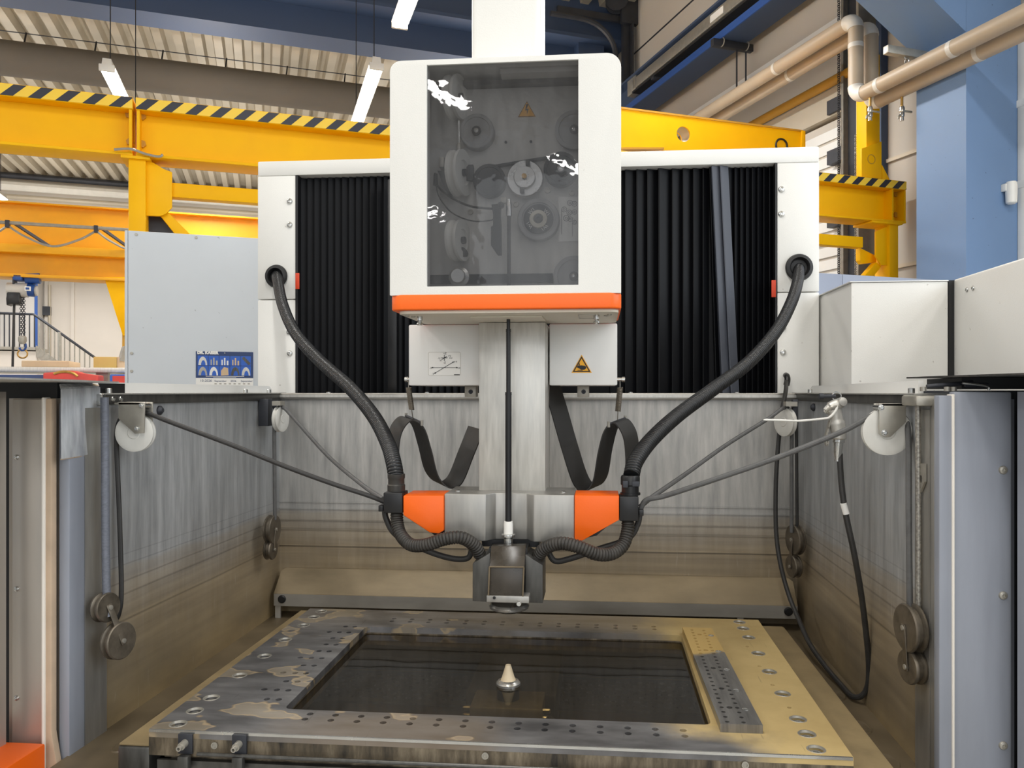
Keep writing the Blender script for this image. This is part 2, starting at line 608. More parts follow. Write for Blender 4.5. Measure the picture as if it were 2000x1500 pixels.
    def plate(self, outer, holes, axis, a0, a1):
        """a flat plate with real holes, filled by Blender's 2D curve tessellation"""
        cu = bpy.data.curves.new('tmp', 'CURVE')
        cu.dimensions = '2D'
        cu.fill_mode = 'BOTH'
        cu.extrude = abs(a1 - a0) / 2
        for pts in [outer] + list(holes):
            sp = cu.splines.new('POLY')
            sp.points.add(len(pts) - 1)
            for q, p in zip(sp.points, pts):
                q.co = (p[0], p[1], 0, 1)
            sp.use_cyclic_u = True
        ob = bpy.data.objects.new('tmp', cu)
        COL.objects.link(ob)
        dg = bpy.context.evaluated_depsgraph_get()
        me = bpy.data.meshes.new_from_object(ob.evaluated_get(dg))
        mid = (a0 + a1) / 2
        vs = []
        for v in me.vertices:
            x, y, z = v.co
            vs.append((x, y, mid + z) if axis == 'z' else (x, mid + z, y) if axis == 'y' else (mid + z, x, y))
        self.add(vs, [tuple(p.vertices) for p in me.polygons])
        bpy.data.objects.remove(ob)
        bpy.data.curves.remove(cu)
        bpy.data.meshes.remove(me)
        return self

    def make(self, name, mat, parent=None, bevel=0., segs=2, label=None, recalc=True, bsel=None, ang=35, merge=False, stuff=False):
        W = []
        for p in self.v:
            W.append(hall_to_world(*p) if self.hall else Vector((p[0], p[1], p[2] + EYE)))
        lo = Vector([min(p[i] for p in W) for i in range(3)])
        hi = Vector([max(p[i] for p in W) for i in range(3)])
        org = Vector(((lo.x + hi.x) / 2, (lo.y + hi.y) / 2, lo.z if parent is None else (lo.z + hi.z) / 2))
        bm = bmesh.new()
        bv = [bm.verts.new(p - org) for p in W]
        for f in self.f:
            try:
                bm.faces.new([bv[i] for i in f])
            except ValueError:
                pass
        if merge:
            bmesh.ops.remove_doubles(bm, verts=bm.verts, dist=1e-5)
        if recalc:
            bmesh.ops.recalc_face_normals(bm, faces=bm.faces)
        if bevel:
            es = [e for e in bm.edges if len(e.link_faces) == 2 and e.calc_face_angle(0) > .5]
            if bsel:
                es = [e for e in es if bsel((e.verts[0].co + e.verts[1].co) / 2 + org - Vector((0, 0, EYE)), e)]
            if es:
                bmesh.ops.bevel(bm, geom=es, offset=bevel, segments=segs, profile=.5, affect='EDGES', clamp_overlap=True)
        me = bpy.data.meshes.new(name)
        bm.to_mesh(me)
        bm.free()
        me.polygons.foreach_set('use_smooth', [True] * len(me.polygons))
        me.set_sharp_from_angle(angle=radians(ang))
        me.materials.append(M[mat] if isinstance(mat, str) else mat)
        o = bpy.data.objects.new(name, me)
        COL.objects.link(o)
        o['_w'] = list(org)
        if parent is not None:
            o.parent = parent
            o.location = org - Vector(parent['_w'])
        else:
            o.location = org
        if label:
            o['label'] = label
        if stuff:
            o['kind'] = 'stuff'
        return o


def thing(name, label, cat, loc=(0, 0, 0), group=None, hall=False):
    o = bpy.data.objects.new(name, None)
    COL.objects.link(o)
    p = hall_to_world(*loc) if hall else Vector((loc[0], loc[1], loc[2] + EYE))
    o.location = p
    o.empty_display_size = .05
    o['_w'] = list(p)
    o['label'] = label
    o['category'] = cat
    if group:
        o['group'] = group
    return o


def tag(o, label, cat, group=None):
    o['label'] = label
    o['category'] = cat
    if group:
        o['group'] = group
    return o


def structure(o):
    o['kind'] = 'structure'
    return o


def inst(src, delta, rot=None):
    """a copy of one part, sharing its mesh, moved by delta and under the same parent"""
    c = src.copy()
    COL.objects.link(c)
    c.location = src.location + Vector(delta)
    c['_w'] = [a + b for a, b in zip(src['_w'], delta)]
    return c


def circ(x, y, r, n=14):
    return [(x + r * cos(2 * pi * k / n), y + r * sin(2 * pi * k / n)) for k in range(n)]


def rrect(x0, x1, y0, y1, r, n=6):
    """rounded rectangle; r may be a 4-tuple for the corners (x1,y1), (x0,y1), (x0,y0), (x1,y0)"""
    rs = r if isinstance(r, tuple) else (r,) * 4
    pts = []
    for (cx, cy, a0), q in zip(((x1, y1, 0), (x0, y1, 90), (x0, y0, 180), (x1, y0, 270)), rs):
        ox = cx - q if cx == x1 else cx + q
        oy = cy - q if cy == y1 else cy + q
        for k in range(n + 1):
            a = radians(a0 + 90 * k / n)
            pts.append((ox + q * cos(a), oy + q * sin(a)))
    return pts


def smooth(pts, n=12):
    """Catmull-Rom through points"""
    P = [Vector(p) for p in pts]
    P = [P[0] * 2 - P[1]] + P + [P[-1] * 2 - P[-2]]
    out = []
    for i in range(1, len(P) - 2):
        for k in range(n):
            t = k / n
            a, b, c, d = P[i - 1], P[i], P[i + 1], P[i + 2]
            out.append(.5 * ((2 * b) + (c - a) * t + (2 * a - 5 * b + 4 * c - d) * t * t + (3 * b - a - 3 * c + d) * t ** 3))
    out.append(P[-2])
    return out


def resample(path, step):
    out, acc = [path[0]], 0.
    for a, b in zip(path, path[1:]):
        L = (b - a).length
        if L < 1e-9:
            continue
        s = step - acc
        while s <= L:
            out.append(a + (b - a) * (s / L))
            s += step
        acc = L - (s - step)
    return out


def text(s, size, org, right, up, mat, parent, name='lettering', ext=.0004, align='LEFT', hall=False, bold=0.):
    cu = bpy.data.curves.new('tmp', 'FONT')
    cu.body = s
    cu.size = size
    cu.align_x = align
    cu.extrude = ext
    cu.resolution_u = 3
    cu.offset = bold
    ob = bpy.data.objects.new('tmp', cu)
    COL.objects.link(ob)
    dg = bpy.context.evaluated_depsgraph_get()
    me = bpy.data.meshes.new_from_object(ob.evaluated_get(dg))
    r, u = Vector(right).normalized(), Vector(up).normalized()
    nn = r.cross(u)
    b = MB(hall)
    b.add([Vector(org) + r * v.co.x + u * v.co.y + nn * v.co.z for v in me.vertices], [tuple(p.vertices) for p in me.polygons])
    bpy.data.objects.remove(ob)
    bpy.data.curves.remove(cu)
    bpy.data.meshes.remove(me)
    return b.make(name, mat, parent, merge=True)


def screw(c, axis, r, parent, name='screw', mat='chrome', hall=False):
    """button-head socket screw: domed head with a recessed socket"""
    b = MB(hall)
    b.lathe([(r, 0), (r, r * .25), (r * .85, r * .5), (r * .45, r * .62), (r * .4, r * .25), (0, r * .22)], c, axis, 16)
    return b.make(name, mat, parent)

# =====================================================================================================
# THE MACHINE (axes: X right, Y away, Z relative to the eye)
# =====================================================================================================
XL, XR, YB, YF, ZF = -.944, .547, 2.234, 1.30, -.648      # inner faces of the tank, its front plane, trough floor
ZR = -.004                                                  # top of the tank rim

# ---------------- work tank
tank = thing('work_tank', 'open stainless steel work tank with brown waterline stains around the table', 'tank', (-.2, 1.75, -1.45))
MB().box(XL - .03, XR + .03, YB, YB + .012, -1.0, -.022).make('rear_wall_panel', 'tank_back', tank)
MB().box(XL - .012, XL, 1.345, YB, -1.0, -.024).make('left_wall_panel', 'tank', tank)
MB().box(XR, XR + .012, 1.328, YB, -1.0, -.024).make('right_wall_panel', 'tank', tank)
# thin raised strips drawing the waterline stains low on the rear wall
for i, z in enumerate((-.325, -.345, -.378, -.405, -.452)):
    MB().box(XL, XR, YB - .0022, YB, z - .0014, z + .0014).make('waterline_ridge', 'tank_back', tank)
# trough floors on both sides and behind
MB().box(XL, -.745, .95, YB, ZF - .01, ZF).make('trough_floor', 'residue_dark', tank)
MB().box(.385, XR, .95, YB, ZF - .01, ZF).make('trough_floor', 'residue_dark', tank)
MB().box(-.745, .385, 1.93, YB, ZF - .01, ZF).make('trough_floor', 'residue_dark', tank)
# stiffening rails with a tan film beside the table
MB().box(-.795, -.7395, 1.225, 2.02, ZF, -.586).make('table_side_rail', 'steel_dark', tank, bevel=.004)
MB().box(-.794, -.7405, 1.228, 2.018, -.586, -.582).make('rail_film', 'residue', tank, bevel=.0015)
MB().box(.3835, .455, 1.18, 1.99, ZF, -.582).make('table_side_rail', 'residue', tank, bevel=.006)
# oval bosses pressed in the trough floors
for Y in (1.36, 1.50, 1.66, 1.84):
    b = MB()
    b.lathe([(.024, 0), (.022, .0022), (.018, .0022), (.016, .0008), (0, .0006)], (0, 0, 0), (0, 0, 1), 20)
    b.v = [Vector((p.x * .8 - .868, p.y * 1.35 + Y, p.z + ZF)) for p in b.v]
    b.make('oval_boss', 'residue_dark', tank)
for Y in (1.30, 1.42, 1.56, 1.72):
    b = MB()
    b.lathe([(.024, 0), (.022, .0022), (.018, .0022), (.016, .0008), (0, .0006)], (0, 0, 0), (0, 0, 1), 20)
    b.v = [Vector((p.x * .8 + .502, p.y * 1.35 + Y, p.z + ZF)) for p in b.v]
    b.make('oval_boss', 'residue_dark', tank)
# rim rails
MB().box(XL - .012, XR + .012, YB - .012, YB + .03, -.0225, ZR).make('rim_rail', 'steel_h', tank, bevel=.0015)
MB().box(XL - .004, XR + .004, YB - .0145, YB - .012, -.0165, -.0095).make('rim_groove_strip', 'steel_light', tank)
rl = MB().box(XL - .02, XL + .006, 1.40, YB + .02, -.0245, -.0055).make('rim_rail', 'steel_dark', tank, bevel=.001)
rr_ = MB().box(XR - .006, XR + .02, 1.40, YB + .02, -.0245, -.0055).make('rim_rail', 'steel_dark', tank, bevel=.001)
MB().box(XL - .05, XL + .008, 1.40, YB + .03, -.0055, -.003).make('rim_lip', 'steel_light', tank)
MB().box(XR - .008, XR + .05, 1.40, YB + .03, -.0055, -.003).make('rim_lip', 'steel_light', tank)
MB().prism([(1.45, -.003), (YB + .05, -.003), (YB + .05, .006), (YB + .03, .017), (1.45, .019)], 'x', XL - .055, XL - .045).make('rim_guard', 'white_plain', tank)
MB().prism([(1.52, -.003), (YB + .04, -.003), (YB + .04, .006), (YB + .02, .016), (1.52, .021)], 'x', XR + .045, XR + .055).make('rim_guard', 'white_plain', tank)
for x, ys in ((XL - .018, (1.455, 2.05, 2.2)), (XR + .018, (1.48, 2.17))):
    for y in ys:
        MB().lathe([(.006, -.003), (.006, .006), (.004, .007), (.003, .004), (0, .004)], (x, y, 0), (0, 0, 1), 12).make('rim_screw', 'chrome', tank)
for u in (640, 833, 1232, 1440):
    p = at(u, 766, YB)
    MB().lathe([(.007, ZR), (.007, ZR + .003), (0, ZR + .005)], (p.x, YB + .008, 0), (0, 0, 1), 12).make('rim_screw', 'chrome', tank)
# outer shell of the tank walls
MB().box(-1.06, XL - .013, 1.317, YB + .02, -1.5, -.012).make('outer_shell', 'post_warm', tank)
MB().box(XR + .013, .66, 1.314, YB + .02, -1.5, -.012).make('outer_shell', 'post_blue', tank)
MB().box(-1.7, -1.0605, 1.33, YB + .02, -1.5, .0025).make('dark_gap_body', 'pulley_dark', tank)  # dark box added so the gap beside the left post reads dark
MB().box(.6605, .88, 1.33, 2.05, -1.5, .002).make('dark_gap_body', 'pulley_dark', tank)  # the same dark filling for the gap beside the right post
# front posts: inner cheek, corner edge, rubber seal, face panel
for sgn, X, un, names in ((-1, XL, None, 'left'), (1, XR, None, 'right')):
    x0, x1 = sorted((X, X - sgn * .0))
    if sgn < 0:
        MB().box(X - .016, X + .004, 1.31, 1.352, -1.1, -.02).make('post_cheek', 'post_blue', tank, bevel=.002)
        MB().box(X + .0035, X + .0045, 1.352, 1.415, -1.1, -.03).make('door_guide_strip', 'steel', tank)
        pts = [(-.9605, -.012), (-.9605, -.60), (-.950, -.66), (-.93, -.70), (-.93, -1.1), (-.972, -1.1), (-.972, -.012)]
        MB().prism(pts, 'y', 1.292, 1.306).make('door_seal', 'seal', tank, bevel=.002)
        MB().box(-.9765, -.9715, 1.288, 1.306, -1.1, -.010).make('seal_lip', 'seal_white', tank, bevel=.0015)
        MB().box(-1.037, -.9765, 1.295, 1.315, -1.1, -.013).make('front_post_panel', 'post_warm', tank, bevel=.002)
        for v in (893, 1150, 1363):
            p = at(33, v, 1.295)
            screw((p.x, 1.295, p.z), (0, -1, 0), .0046, tank, 'post_screw')
    else:
        MB().box(X - .004, X + .012, 1.31, 1.345, -1.1, -.012).make('post_cheek', 'steel', tank, bevel=.002)
        MB().box(X - .0045, X - .0035, 1.345, 1.405, -1.1, -.03).make('door_guide_strip', 'steel', tank)
        MB().box(.5355, .5575, 1.292, 1.312, -1.1, -.006).make('corner_edge', 'post_blue', tank, bevel=.002)
        MB().box(.5545, .5580, 1.2885, 1.31, -1.1, -.004).make('seal_lip', 'seal_white', tank, bevel=.001)
        MB().box(.558, .6455, 1.292, 1.312, -1.1, .0).make('front_post_panel', 'post_blue', tank, bevel=.003)
        for v in (918, 1163, 1456):
            p = at(1959, v, 1.292)
            screw((p.x, 1.2925, p.z), (0, -1, 0), .0068, tank, 'post_screw', 'zinc')
# slotted door catch on the right post
b = MB().plate([(1.355, -.120), (1.355, -.150), (1.372, -.170), (1.392, -.160), (1.392, -.122)], [rrect(1.366, 1.378, -.153, -.141, .002)], 'x', XR - .009, XR - .0055)
b.make('door_catch', 'zinc', tank)
# end blocks on top of the right post
MB().box(XR - .03, XR + .02, 1.335, 1.40, -.024, -.006).make('rail_end_block', 'zinc', tank, bevel=.004)
MB().box(XL - .01, XL + .012, 1.388, 1.40, -.026, -.004).make('rail_end_plate', 'chrome', tank, bevel=.002)
for y in (1.43, 1.455):
    screw((XL + .006, y, -.014), (1, 0, 0), .0055, tank, 'rail_screw')
# heads of bolts on the side walls near the rim
for x, s, y in ((XL, 1, 1.60), (XL, 1, 2.19), (XR, -1, 2.06)):
    MB().lathe([(.010, 0), (.010, .004), (.005, .009), (0, .009)], (x, y, -.040), (s, 0, 0), 16).make('wall_bolt', 'dark_metal', tank)
# basin below the table opening
ZB = -.69
MB().box(-.70, .36, 1.22, 1.92, ZB - .01, ZB).make('basin_floor', 'residue', tank)
for x0, x1, y0, y1 in ((-.72, -.70, 1.22, 1.93), (.36, .38, 1.22, 1.93), (-.72, .38, 1.90, 1.93), (-.72, .38, 1.215, 1.235)):
    MB().box(x0, x1, y0, y1, ZB, -.60).make('basin_wall', 'steel_dark', tank)
MB().prism([(1.24, ZB), (1.44, ZB), (1.44, ZB + .015), (1.24, ZB + .03)], 'x', -.69, .35).make('basin_step', 'residue', tank)
hol = [circ(-.66 + .025 * i + (.0125 if j % 2 else 0), 1.645 + .022 * j, .0075, 6) for i in range(40) for j in range(7)]
MB().plate([(-.69, 1.62), (.35, 1.62), (.35, 1.80), (-.69, 1.80)], hol, 'z', -.662, -.657).make('perforated_grate', 'steel_dark', tank)
MB().box(-.69, .35, 1.815, 1.85, -.66, -.63).make('basin_crossbar', 'dark_metal', tank)
w = MB().box(-.70, .36, 1.236, 1.90, -.5665, -.566)
tag(w.make('basin_water', 'water'), 'dark still water filling the rectangular opening of the steel table', 'water')['kind'] = 'stuff'

# ---------------- splash cover along the rear wall
cov = thing('splash_cover', 'long bent steel splash cover with brown film along the foot of the rear tank wall', 'cover', (-.2, 2.2, ZF))
prof = [(YB - .001, -.519), (YB - .012, -.517), (YB - .022, -.524), (2.160, -.577), (2.160, -.6125), (2.163, -.6125), (2.163, -.580), (YB - .022, -.530), (YB - .001, -.525)]
L = [Vector((-.93 if i in (2, 3, 4, 5, 6, 7) else -.92, p[0], p[1])) for i, p in enumerate(prof)]
R = [Vector((.530 if i in (2, 3, 4, 5, 6, 7) else .52, p[0], p[1])) for i, p in enumerate(prof)]
MB().loft(L, R).make('cover_sheet', 'cover_film', cov)
MB().box(-.929, .529, 2.1585, 2.160, -.612, -.578).make('cover_lip', 'cover_grey', cov)
for x in (-.905, .505):
    MB().lathe([(.0115, 0), (.0115, .003), (.009, .005), (0, .0055)], (x, 2.1585, -.592), (0, -1, 0), 20).make('cover_plug', 'black_rubber', cov)
for x in (-.92, .38):
    MB().box(x - .008, x + .008, 2.165, 2.17, ZF, -.60).make('cover_strut', 'steel_light', cov)

# ---------------- clamping table
T0, T1, U0, U1 = -.733, .3795, 1.213, 1.925
ZT = -.55
tbl = thing('clamping_table', 'heavy steel clamping table plate with rectangular opening, drilled holes and dried residue', 'table', (-.18, 1.57, -.66))
bolt_y = [1.236, 1.290, 1.347, 1.458, 1.57, 1.678, 1.785, 1.852, 1.902]
holes = [rrect(-.546, .183, 1.311, 1.787, .012, 3)]
small = []
for i in range(15):
    small += [(-.493 + .0448 * i, 1.294 - .0006 * i), (-.494 + .0449 * i, 1.273 - .0006 * i)]
    small += [(-.497 + .0444 * i, 1.856 - .0006 * i), (-.497 + .0444 * i, 1.835 - .0006 * i)]
for i in range(11):
    y = 1.35 + .0434 * i
    small += [(-.594, y), (-.572, y)]
    if i in (1, 3, 5, 9):
        small.append((-.618, y))
for x, y in small:
    holes.append(circ(x, y, .0058, 10))
for y in bolt_y:
    holes.append(circ(-.696, y, .0125, 16))
    holes.append(circ(.331, y, .0135, 16))
for x, y in ((.318, 1.60), (.322, 1.50), (.328, 1.395), (.316, 1.72)):
    holes.append(circ(x, y, .004, 8))
MB().plate([(T0, U0), (T1, U0), (T1, U1), (T0, U1)], holes, 'z', ZT - .013, ZT).make('top_plate', 'table', tbl, merge=True)
# the side faces of the thick slab below the drilled skin
MB().plate([(T0, U0), (T1, U0), (T1, U1), (T0, U1)], [rrect(-.546, .183, 1.311, 1.787, .012, 3)], 'z', -.592, ZT - .0131).make('slab', 'table_side', tbl, merge=True)
MB().box(T0 + .001, T1 - .001, U0 - .0012, U0 + .002, ZT - .0042, ZT + .0002).make('front_edge_chamfer', 'chrome', tbl)
MB().box(T0 + .02, T1 - .02, U0 + .012, U0 + .032, -.72, -.592).make('front_skirt', 'table_side', tbl)
MB().box(-.725, -.70, 1.24, 1.92, -.66, -.592).make('table_foot_rail', 'dark_metal', tbl)
MB().box(.355, .375, 1.24, 1.92, -.66, -.592).make('table_foot_rail', 'dark_metal', tbl)
bolt0 = None
for x, r, ys in ((-.696, .0125, bolt_y), (.331, .0135, bolt_y)):
    for y in ys:
        if bolt0 is None:
            b = MB()
            b.lathe([(.0105, ZT - .0128), (.0105, ZT - .006), (.0095, ZT - .005), (.0055, ZT - .005), (.0050, ZT - .009), (0, ZT - .009)], (x, y, 0), (0, 0, 1), 16)
            bolt0 = b.make('socket_bolt', 'chrome', tbl)
            bx, by = x, y
        else:
            inst(bolt0, (x - bx, y - by, 0))
rim0 = None
for x, r in ((-.696, .0125), (.331, .0135)):
    for y in bolt_y:
        if rim0 is None:
            b = MB()
            b.lathe([(r + .0022, ZT), (r + .0018, ZT + .0006), (r, ZT + .0006), (r - .001, ZT - .003), (r, ZT - .004)], (x, y, 0), (0, 0, 1), 20)
            b.f = [f for f in b.f if len(f) == 4]
            rim0 = b.make('counterbore_ring', 'zinc', tbl, recalc=False)
            rx, ry = x, y
        else:
            inst(rim0, (x - rx, y - ry, 0))
# clamp studs and pipe along the front face
for u, v in ((365, 1448), (470, 1450)):
    p = at(u, v, U0)
    MB().box(p.x - .012, p.x + .012, U0 - .006, U0 - .0012, p.z - .018, p.z + .014).make('stud_plate', 'dark_metal', tbl, bevel=.001)
    MB().lathe([(.0062, -.01), (.0062, .012), (.0042, .012), (.0042, .020), (.0024, .020), (.0022, .014), (0, .014)], (p.x, U0 - .006, p.z), (0, -1, -.05), 14).make('stud', 'zinc', tbl)
    MB().box(p.x - .008, p.x + .010, U0 - .016, U0 - .004, p.z - .045, p.z - .018).make('pipe_clip', 'steel_dark', tbl, bevel=.002)
for u, v in ((420, 1455), (948, 1475), (1455, 1493)):
    p = at(u, v, U0)
    MB().lathe([(.0055, .0005), (.0055, .0022), (.0035, .0022), (.003, .0008), (0, .0008)], (p.x, U0 - .0012, p.z), (0, -1, 0), 14).make('threaded_hole_ring', 'zinc', tbl)
p0, p1 = at(384, 1474, U0 - .01), at(1100, 1500, U0 - .01)
MB().tube([(p0.x, U0 - .008, p0.z), (.36, U0 - .008, p0.z)], .0032, 10).make('drain_pipe', 'steel_dark', tbl)

# ---------------- drilled fixture bar lying on the table
bar = thing('drilled_bar', 'half-stained steel fixture bar with two rows of holes lying at the right of the opening', 'bar', (.224, 1.54, ZT))
hb = []
for i in range(26):
    y = 1.292 + .0196 * i
    hb += [circ(.2055, y, .0038, 8), circ(.2315, y, .0038, 8)]
for y in (1.345, 1.43, 1.535, 1.64, 1.745):
    hb.append(circ(.2185, y + .006, .0052, 10))
MB().plate([(.1935, 1.284), (.2605, 1.284), (.2525, 1.802), (.1865, 1.802)], [], 'z', ZT, ZT + .006).make('bar_base', 'bar', bar)
MB().plate([(.1935, 1.284), (.2605, 1.284), (.2525, 1.802), (.1865, 1.802)], hb, 'z', ZT + .006, ZT + .014).make('bar_top', 'bar', bar, merge=True)
for y in (1.345, 1.43, 1.535, 1.64, 1.745):
    MB().lathe([(.0062, 0), (.0062, .0008), (.0045, .0012), (.003, .0012), (.0026, -.001), (0, -.001)], (.2445 - .004 * (y - 1.3), y, ZT + .0138), (0, 0, 1), 14).make('bar_screw', 'chrome', bar)

# ---------------- lower wire guide standing in the basin
lg = thing('lower_wire_guide', 'cream cone nozzle on a steel ring and block standing in the basin water', 'nozzle', (-.177, 1.50, ZB))
c = (-.177, 1.50, 0)
MB().lathe([(.0165, -.563), (.0150, -.557), (.0125, -.552), (.0060, -.531), (.0052, -.528), (.0022, -.528), (0, -.530)], c, (0, 0, 1), 24).make('nozzle_cone', 'ceramic', lg)
MB().lathe([(.0215, -.5715), (.0215, -.567), (.0235, -.566), (.0235, -.562), (.0200, -.558), (.0160, -.556), (.0150, -.560), (0, -.560)], c, (0, 0, 1), 28).make('nozzle_ring', 'turned', lg)
MB().lathe([(.022, -.60), (.022, -.5715), (0, -.5715)], c, (0, 0, 1), 24).make('guide_neck', 'black_plastic', lg)
MB().box(-.245, -.108, 1.452, 1.54, -.625, -.592).make('guide_block', 'steel', lg, bevel=.003)
MB().box(-.24, -.112, 1.40, 1.58, -.685, -.625).make('guide_body', 'dark_metal', lg, bevel=.02, segs=4)
MB().box(-.268, -.086, 1.545, 1.895, -.685, -.60).make('lower_arm', 'steel_dark', lg, bevel=.004)
for dx in (-.076, .076):
    for dz in (-.602, -.616):
        MB().lathe([(.005, -.012), (.005, .006), (.003, .008), (0, .008)], (-.177 + dx, 1.47, dz), (1 if dx > 0 else -1, 0, 0), 10).make('hose_nipple', 'chrome', lg)
MB().tube(smooth([(-.098, 1.47, -.62), (-.06, 1.43, -.635), (-.02, 1.38, -.65), (.03, 1.33, -.668)], 8), .011, 10).make('guide_hose', 'rope_dark', lg)
MB().tube(smooth([(-.256, 1.47, -.62), (-.275, 1.44, -.64), (-.28, 1.38, -.65), (-.28, 1.30, -.665)], 8), .009, 10).make('guide_hose', 'rope_blue', lg)

# ---------------- machine column: white portal with black bellows behind the tank
XC0, XC1, ZC, YC = -1.064, .638, .718, 2.35
col = thing('machine_column', 'white machine column frame with black vertical bellows on both sides of the head', 'machine column', (-.2, 2.6, -1.5))
xo0, xo1, zo = -.942, .518, .672
b = MB().plate([(XC0, .235), (XC1, .245), (XC1, ZC), (XC0, ZC)], [], 'y', YC, YC + .02)
b = MB()
b.box(XC0, XC1, YC, YC + .35, zo, ZC)
b.make('top_beam', 'white', col, bevel=.004)
MB().box(XC0, xo0, YC, YC + .35, .288, zo - .0005).make('upper_leg_panel', 'white', col, bevel=.003)
MB().box(XC0, xo0, YC, YC + .35, -1.5, .2855).make('lower_leg_panel', 'white', col, bevel=.003)
MB().box(xo1, XC1, YC, YC + .35, .293, zo - .0005).make('upper_leg_panel', 'white', col, bevel=.003)
MB().box(xo1, XC1, YC, YC + .35, -1.5, .2905).make('lower_leg_panel', 'white', col, bevel=.003)
MB().box(xo0, xo1, YC + .30, YC + .34, -.4, zo).make('column_back', 'black_plastic', col)
MB().box(xo0, xo0 + .008, YC - .0012, YC + .03, -.02, zo).make('opening_edge', 'black_plastic', col)
MB().box(xo1 - .006, xo1, YC - .0012, YC + .03, -.02, zo).make('opening_edge', 'black_plastic', col)
for u, v in ((566, 393), (566, 439), (565, 648), (566, 690), (1526, 370), (1526, 418), (1529, 640), (1529, 688)):
    p = at(u, v, YC)
    screw((p.x, YC, p.z), (0, -1, 0), .0092, col, 'leg_screw')
for u, v, R in ((541, 540, .033), (1560, 523, .037)):
    p = at(u, v, YC)
    MB().lathe([(R, 0), (R + .003, .006), (R, .014), (R - .008, .016), (R - .013, .008), (R - .013, .001), (0, .001)], (p.x, YC, p.z), (0, -1, 0), 36).make('hose_grommet', 'black_rubber', col)
for u, v in ((581, 549), (1511, 564)):
    p = at(u, v, YC - .002)
    MB().box(p.x - .0065, p.x + .0065, YC - .0035, YC - .0014, p.z - .025, p.z + .025).make('warning_strip', 'red_label', col, bevel=.001)
# bellows folds, each a shallow V-shaped pleat standing from the rail to the top beam
bel = MB().box(xo0, xo1, YC + .041, YC + .046, -.1, zo).make('bellows', 'bellows', col)


def fold(x0, x1, d0, d1, mat='bellows', lean=0., depth=.012):
    """one pleat between x0 and x1 whose front ridge lies near x0"""
    yb, z0, z1 = YC + .040, -.02, zo - .002
    pr = [(x0, yb), (x0 + (x1 - x0) * .06, yb - d0), (x0 + (x1 - x0) * .16, yb - d0), (x1, yb - d1), (x1, yb)]
    A = [Vector((p[0] + lean, p[1], z0)) for p in pr]
    B = [Vector((p[0], p[1], z1)) for p in pr]
    return MB().loft(A, B).make('bellows_fold', mat, bel, ang=20)


MB().box(at(757, 600, 2.31).x, at(775, 600, 2.31).x, 2.31, 2.34, -.02, zo - .03).make('bellows_end_bar', 'black_plastic', col, bevel=.002)
xs = [at(577 + i * 13.45, 500, YC + .045).x for i in range(27)]
for i in range(26):
    fold(xs[i], xs[i + 1], .014, .002)
us = [1190, 1219, 1241, 1262, 1283, 1310, 1331, 1351, 1370, 1384]
xs = [at(u, 500, YC + .045).x for u in us]
for i in range(len(xs) - 1):
    fold(xs[i], xs[i + 1], .024 if i == 4 else .017, .003)
# the slanting half-open fold
xa, xb = at(1384, 320, YC + .03).x, at(1421, 320, YC + .03).x
lean = at(1443, 760, YC + .03).x - at(1421, 320, YC + .03).x
fold(xa, xa + .02, .02, .004, 'bellows', .02)
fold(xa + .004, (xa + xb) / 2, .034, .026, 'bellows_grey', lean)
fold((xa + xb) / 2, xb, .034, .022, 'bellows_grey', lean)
us = [1421 + 11.2 * i for i in range(10)]
xs = [at(u, 500, YC + .045).x for u in us]
for i in range(9):
    fold(xs[i], xs[i + 1], .013, .002)

# ---------------- upper head with the wire-drive window
hx0, hx1, hz0, hz1, HY = -.383, .0372, .149, .6045, 1.40
wx0, wx1, wz0, wz1 = -.3145, -.0388, .1915, .595
head = thing('wire_drive_head', 'white head box with dark window and orange bottom band hanging before the bellows', 'machine head', (-.17, 1.53, hz0))
outer = rrect(hx0, hx1, .176, hz1, (.026, .020, .001, .001), 8)
front = lambda m, e: m.y < HY + .001 and not (wx0 - .004 < m.x < wx1 + .004 and wz0 - .004 < m.z < wz1 + .004)
MB().plate(outer, [[(wx0, wz0), (wx1, wz0), (wx1, wz1), (wx0, wz1)]], 'y', HY, HY + .024).make('front_shell', 'white', head, merge=True, bevel=.016, segs=5, bsel=front)
inner = rrect(hx0 + .004, hx1 - .004, .178, hz1 - .004, (.022, .018, .001, .001), 8)
MB().plate(outer, [inner], 'y', HY + .024, HY + .25).make('side_shell', 'white_plain', head, merge=True)
MB().box(hx0 + .004, hx1 - .004, HY + .205, HY + .215, .18, hz1 - .006).make('back_panel', 'white_plain', head)
band = rrect(hx0 - .0008, hx1 + .0008, HY - .0012, HY + .25, (.004, .004, .022, .022), 8)
MB().prism(band, 'z', hz0, .1775).make('orange_band', 'orange', head, bevel=.003, segs=3)
MB().prism(rrect(hx0 + .012, hx1 - .004, HY + .008, HY + .235, .018, 6), 'z', hz0 - .006, hz0).make('underside_plate', 'cream', head, bevel=.001)
MB().box(-.245, -.108, HY + .06, HY + .16, hz0 - .009, hz0 - .006).make('underside_hatch', 'cream', head, bevel=.001)
MB().plate(rrect(-.041, -.009, HY + .05, HY + .12, .002), [rrect(-.0395, -.0105, HY + .0515, HY + .1185, .002)], 'z', hz0 - .0075, hz0 - .006).make('hatch_outline', 'zinc', head)
for u, v in ((820, 622), (1165, 618)):
    p = at(u, v, HY + .06)
    zc = p.z
    MB().lathe([(.0055, hz0 - .006), (.0055, hz0 - .0135), (.0040, hz0 - .0150), (.0032, hz0 - .0165), (.0058, hz0 - .0185), (.0062, hz0 - .0205), (.0045, hz0 - .0230), (0, hz0 - .0235)], (p.x, HY + .06, 0), (0, 0, 1), 16).make('ball_stud', 'chrome', head)
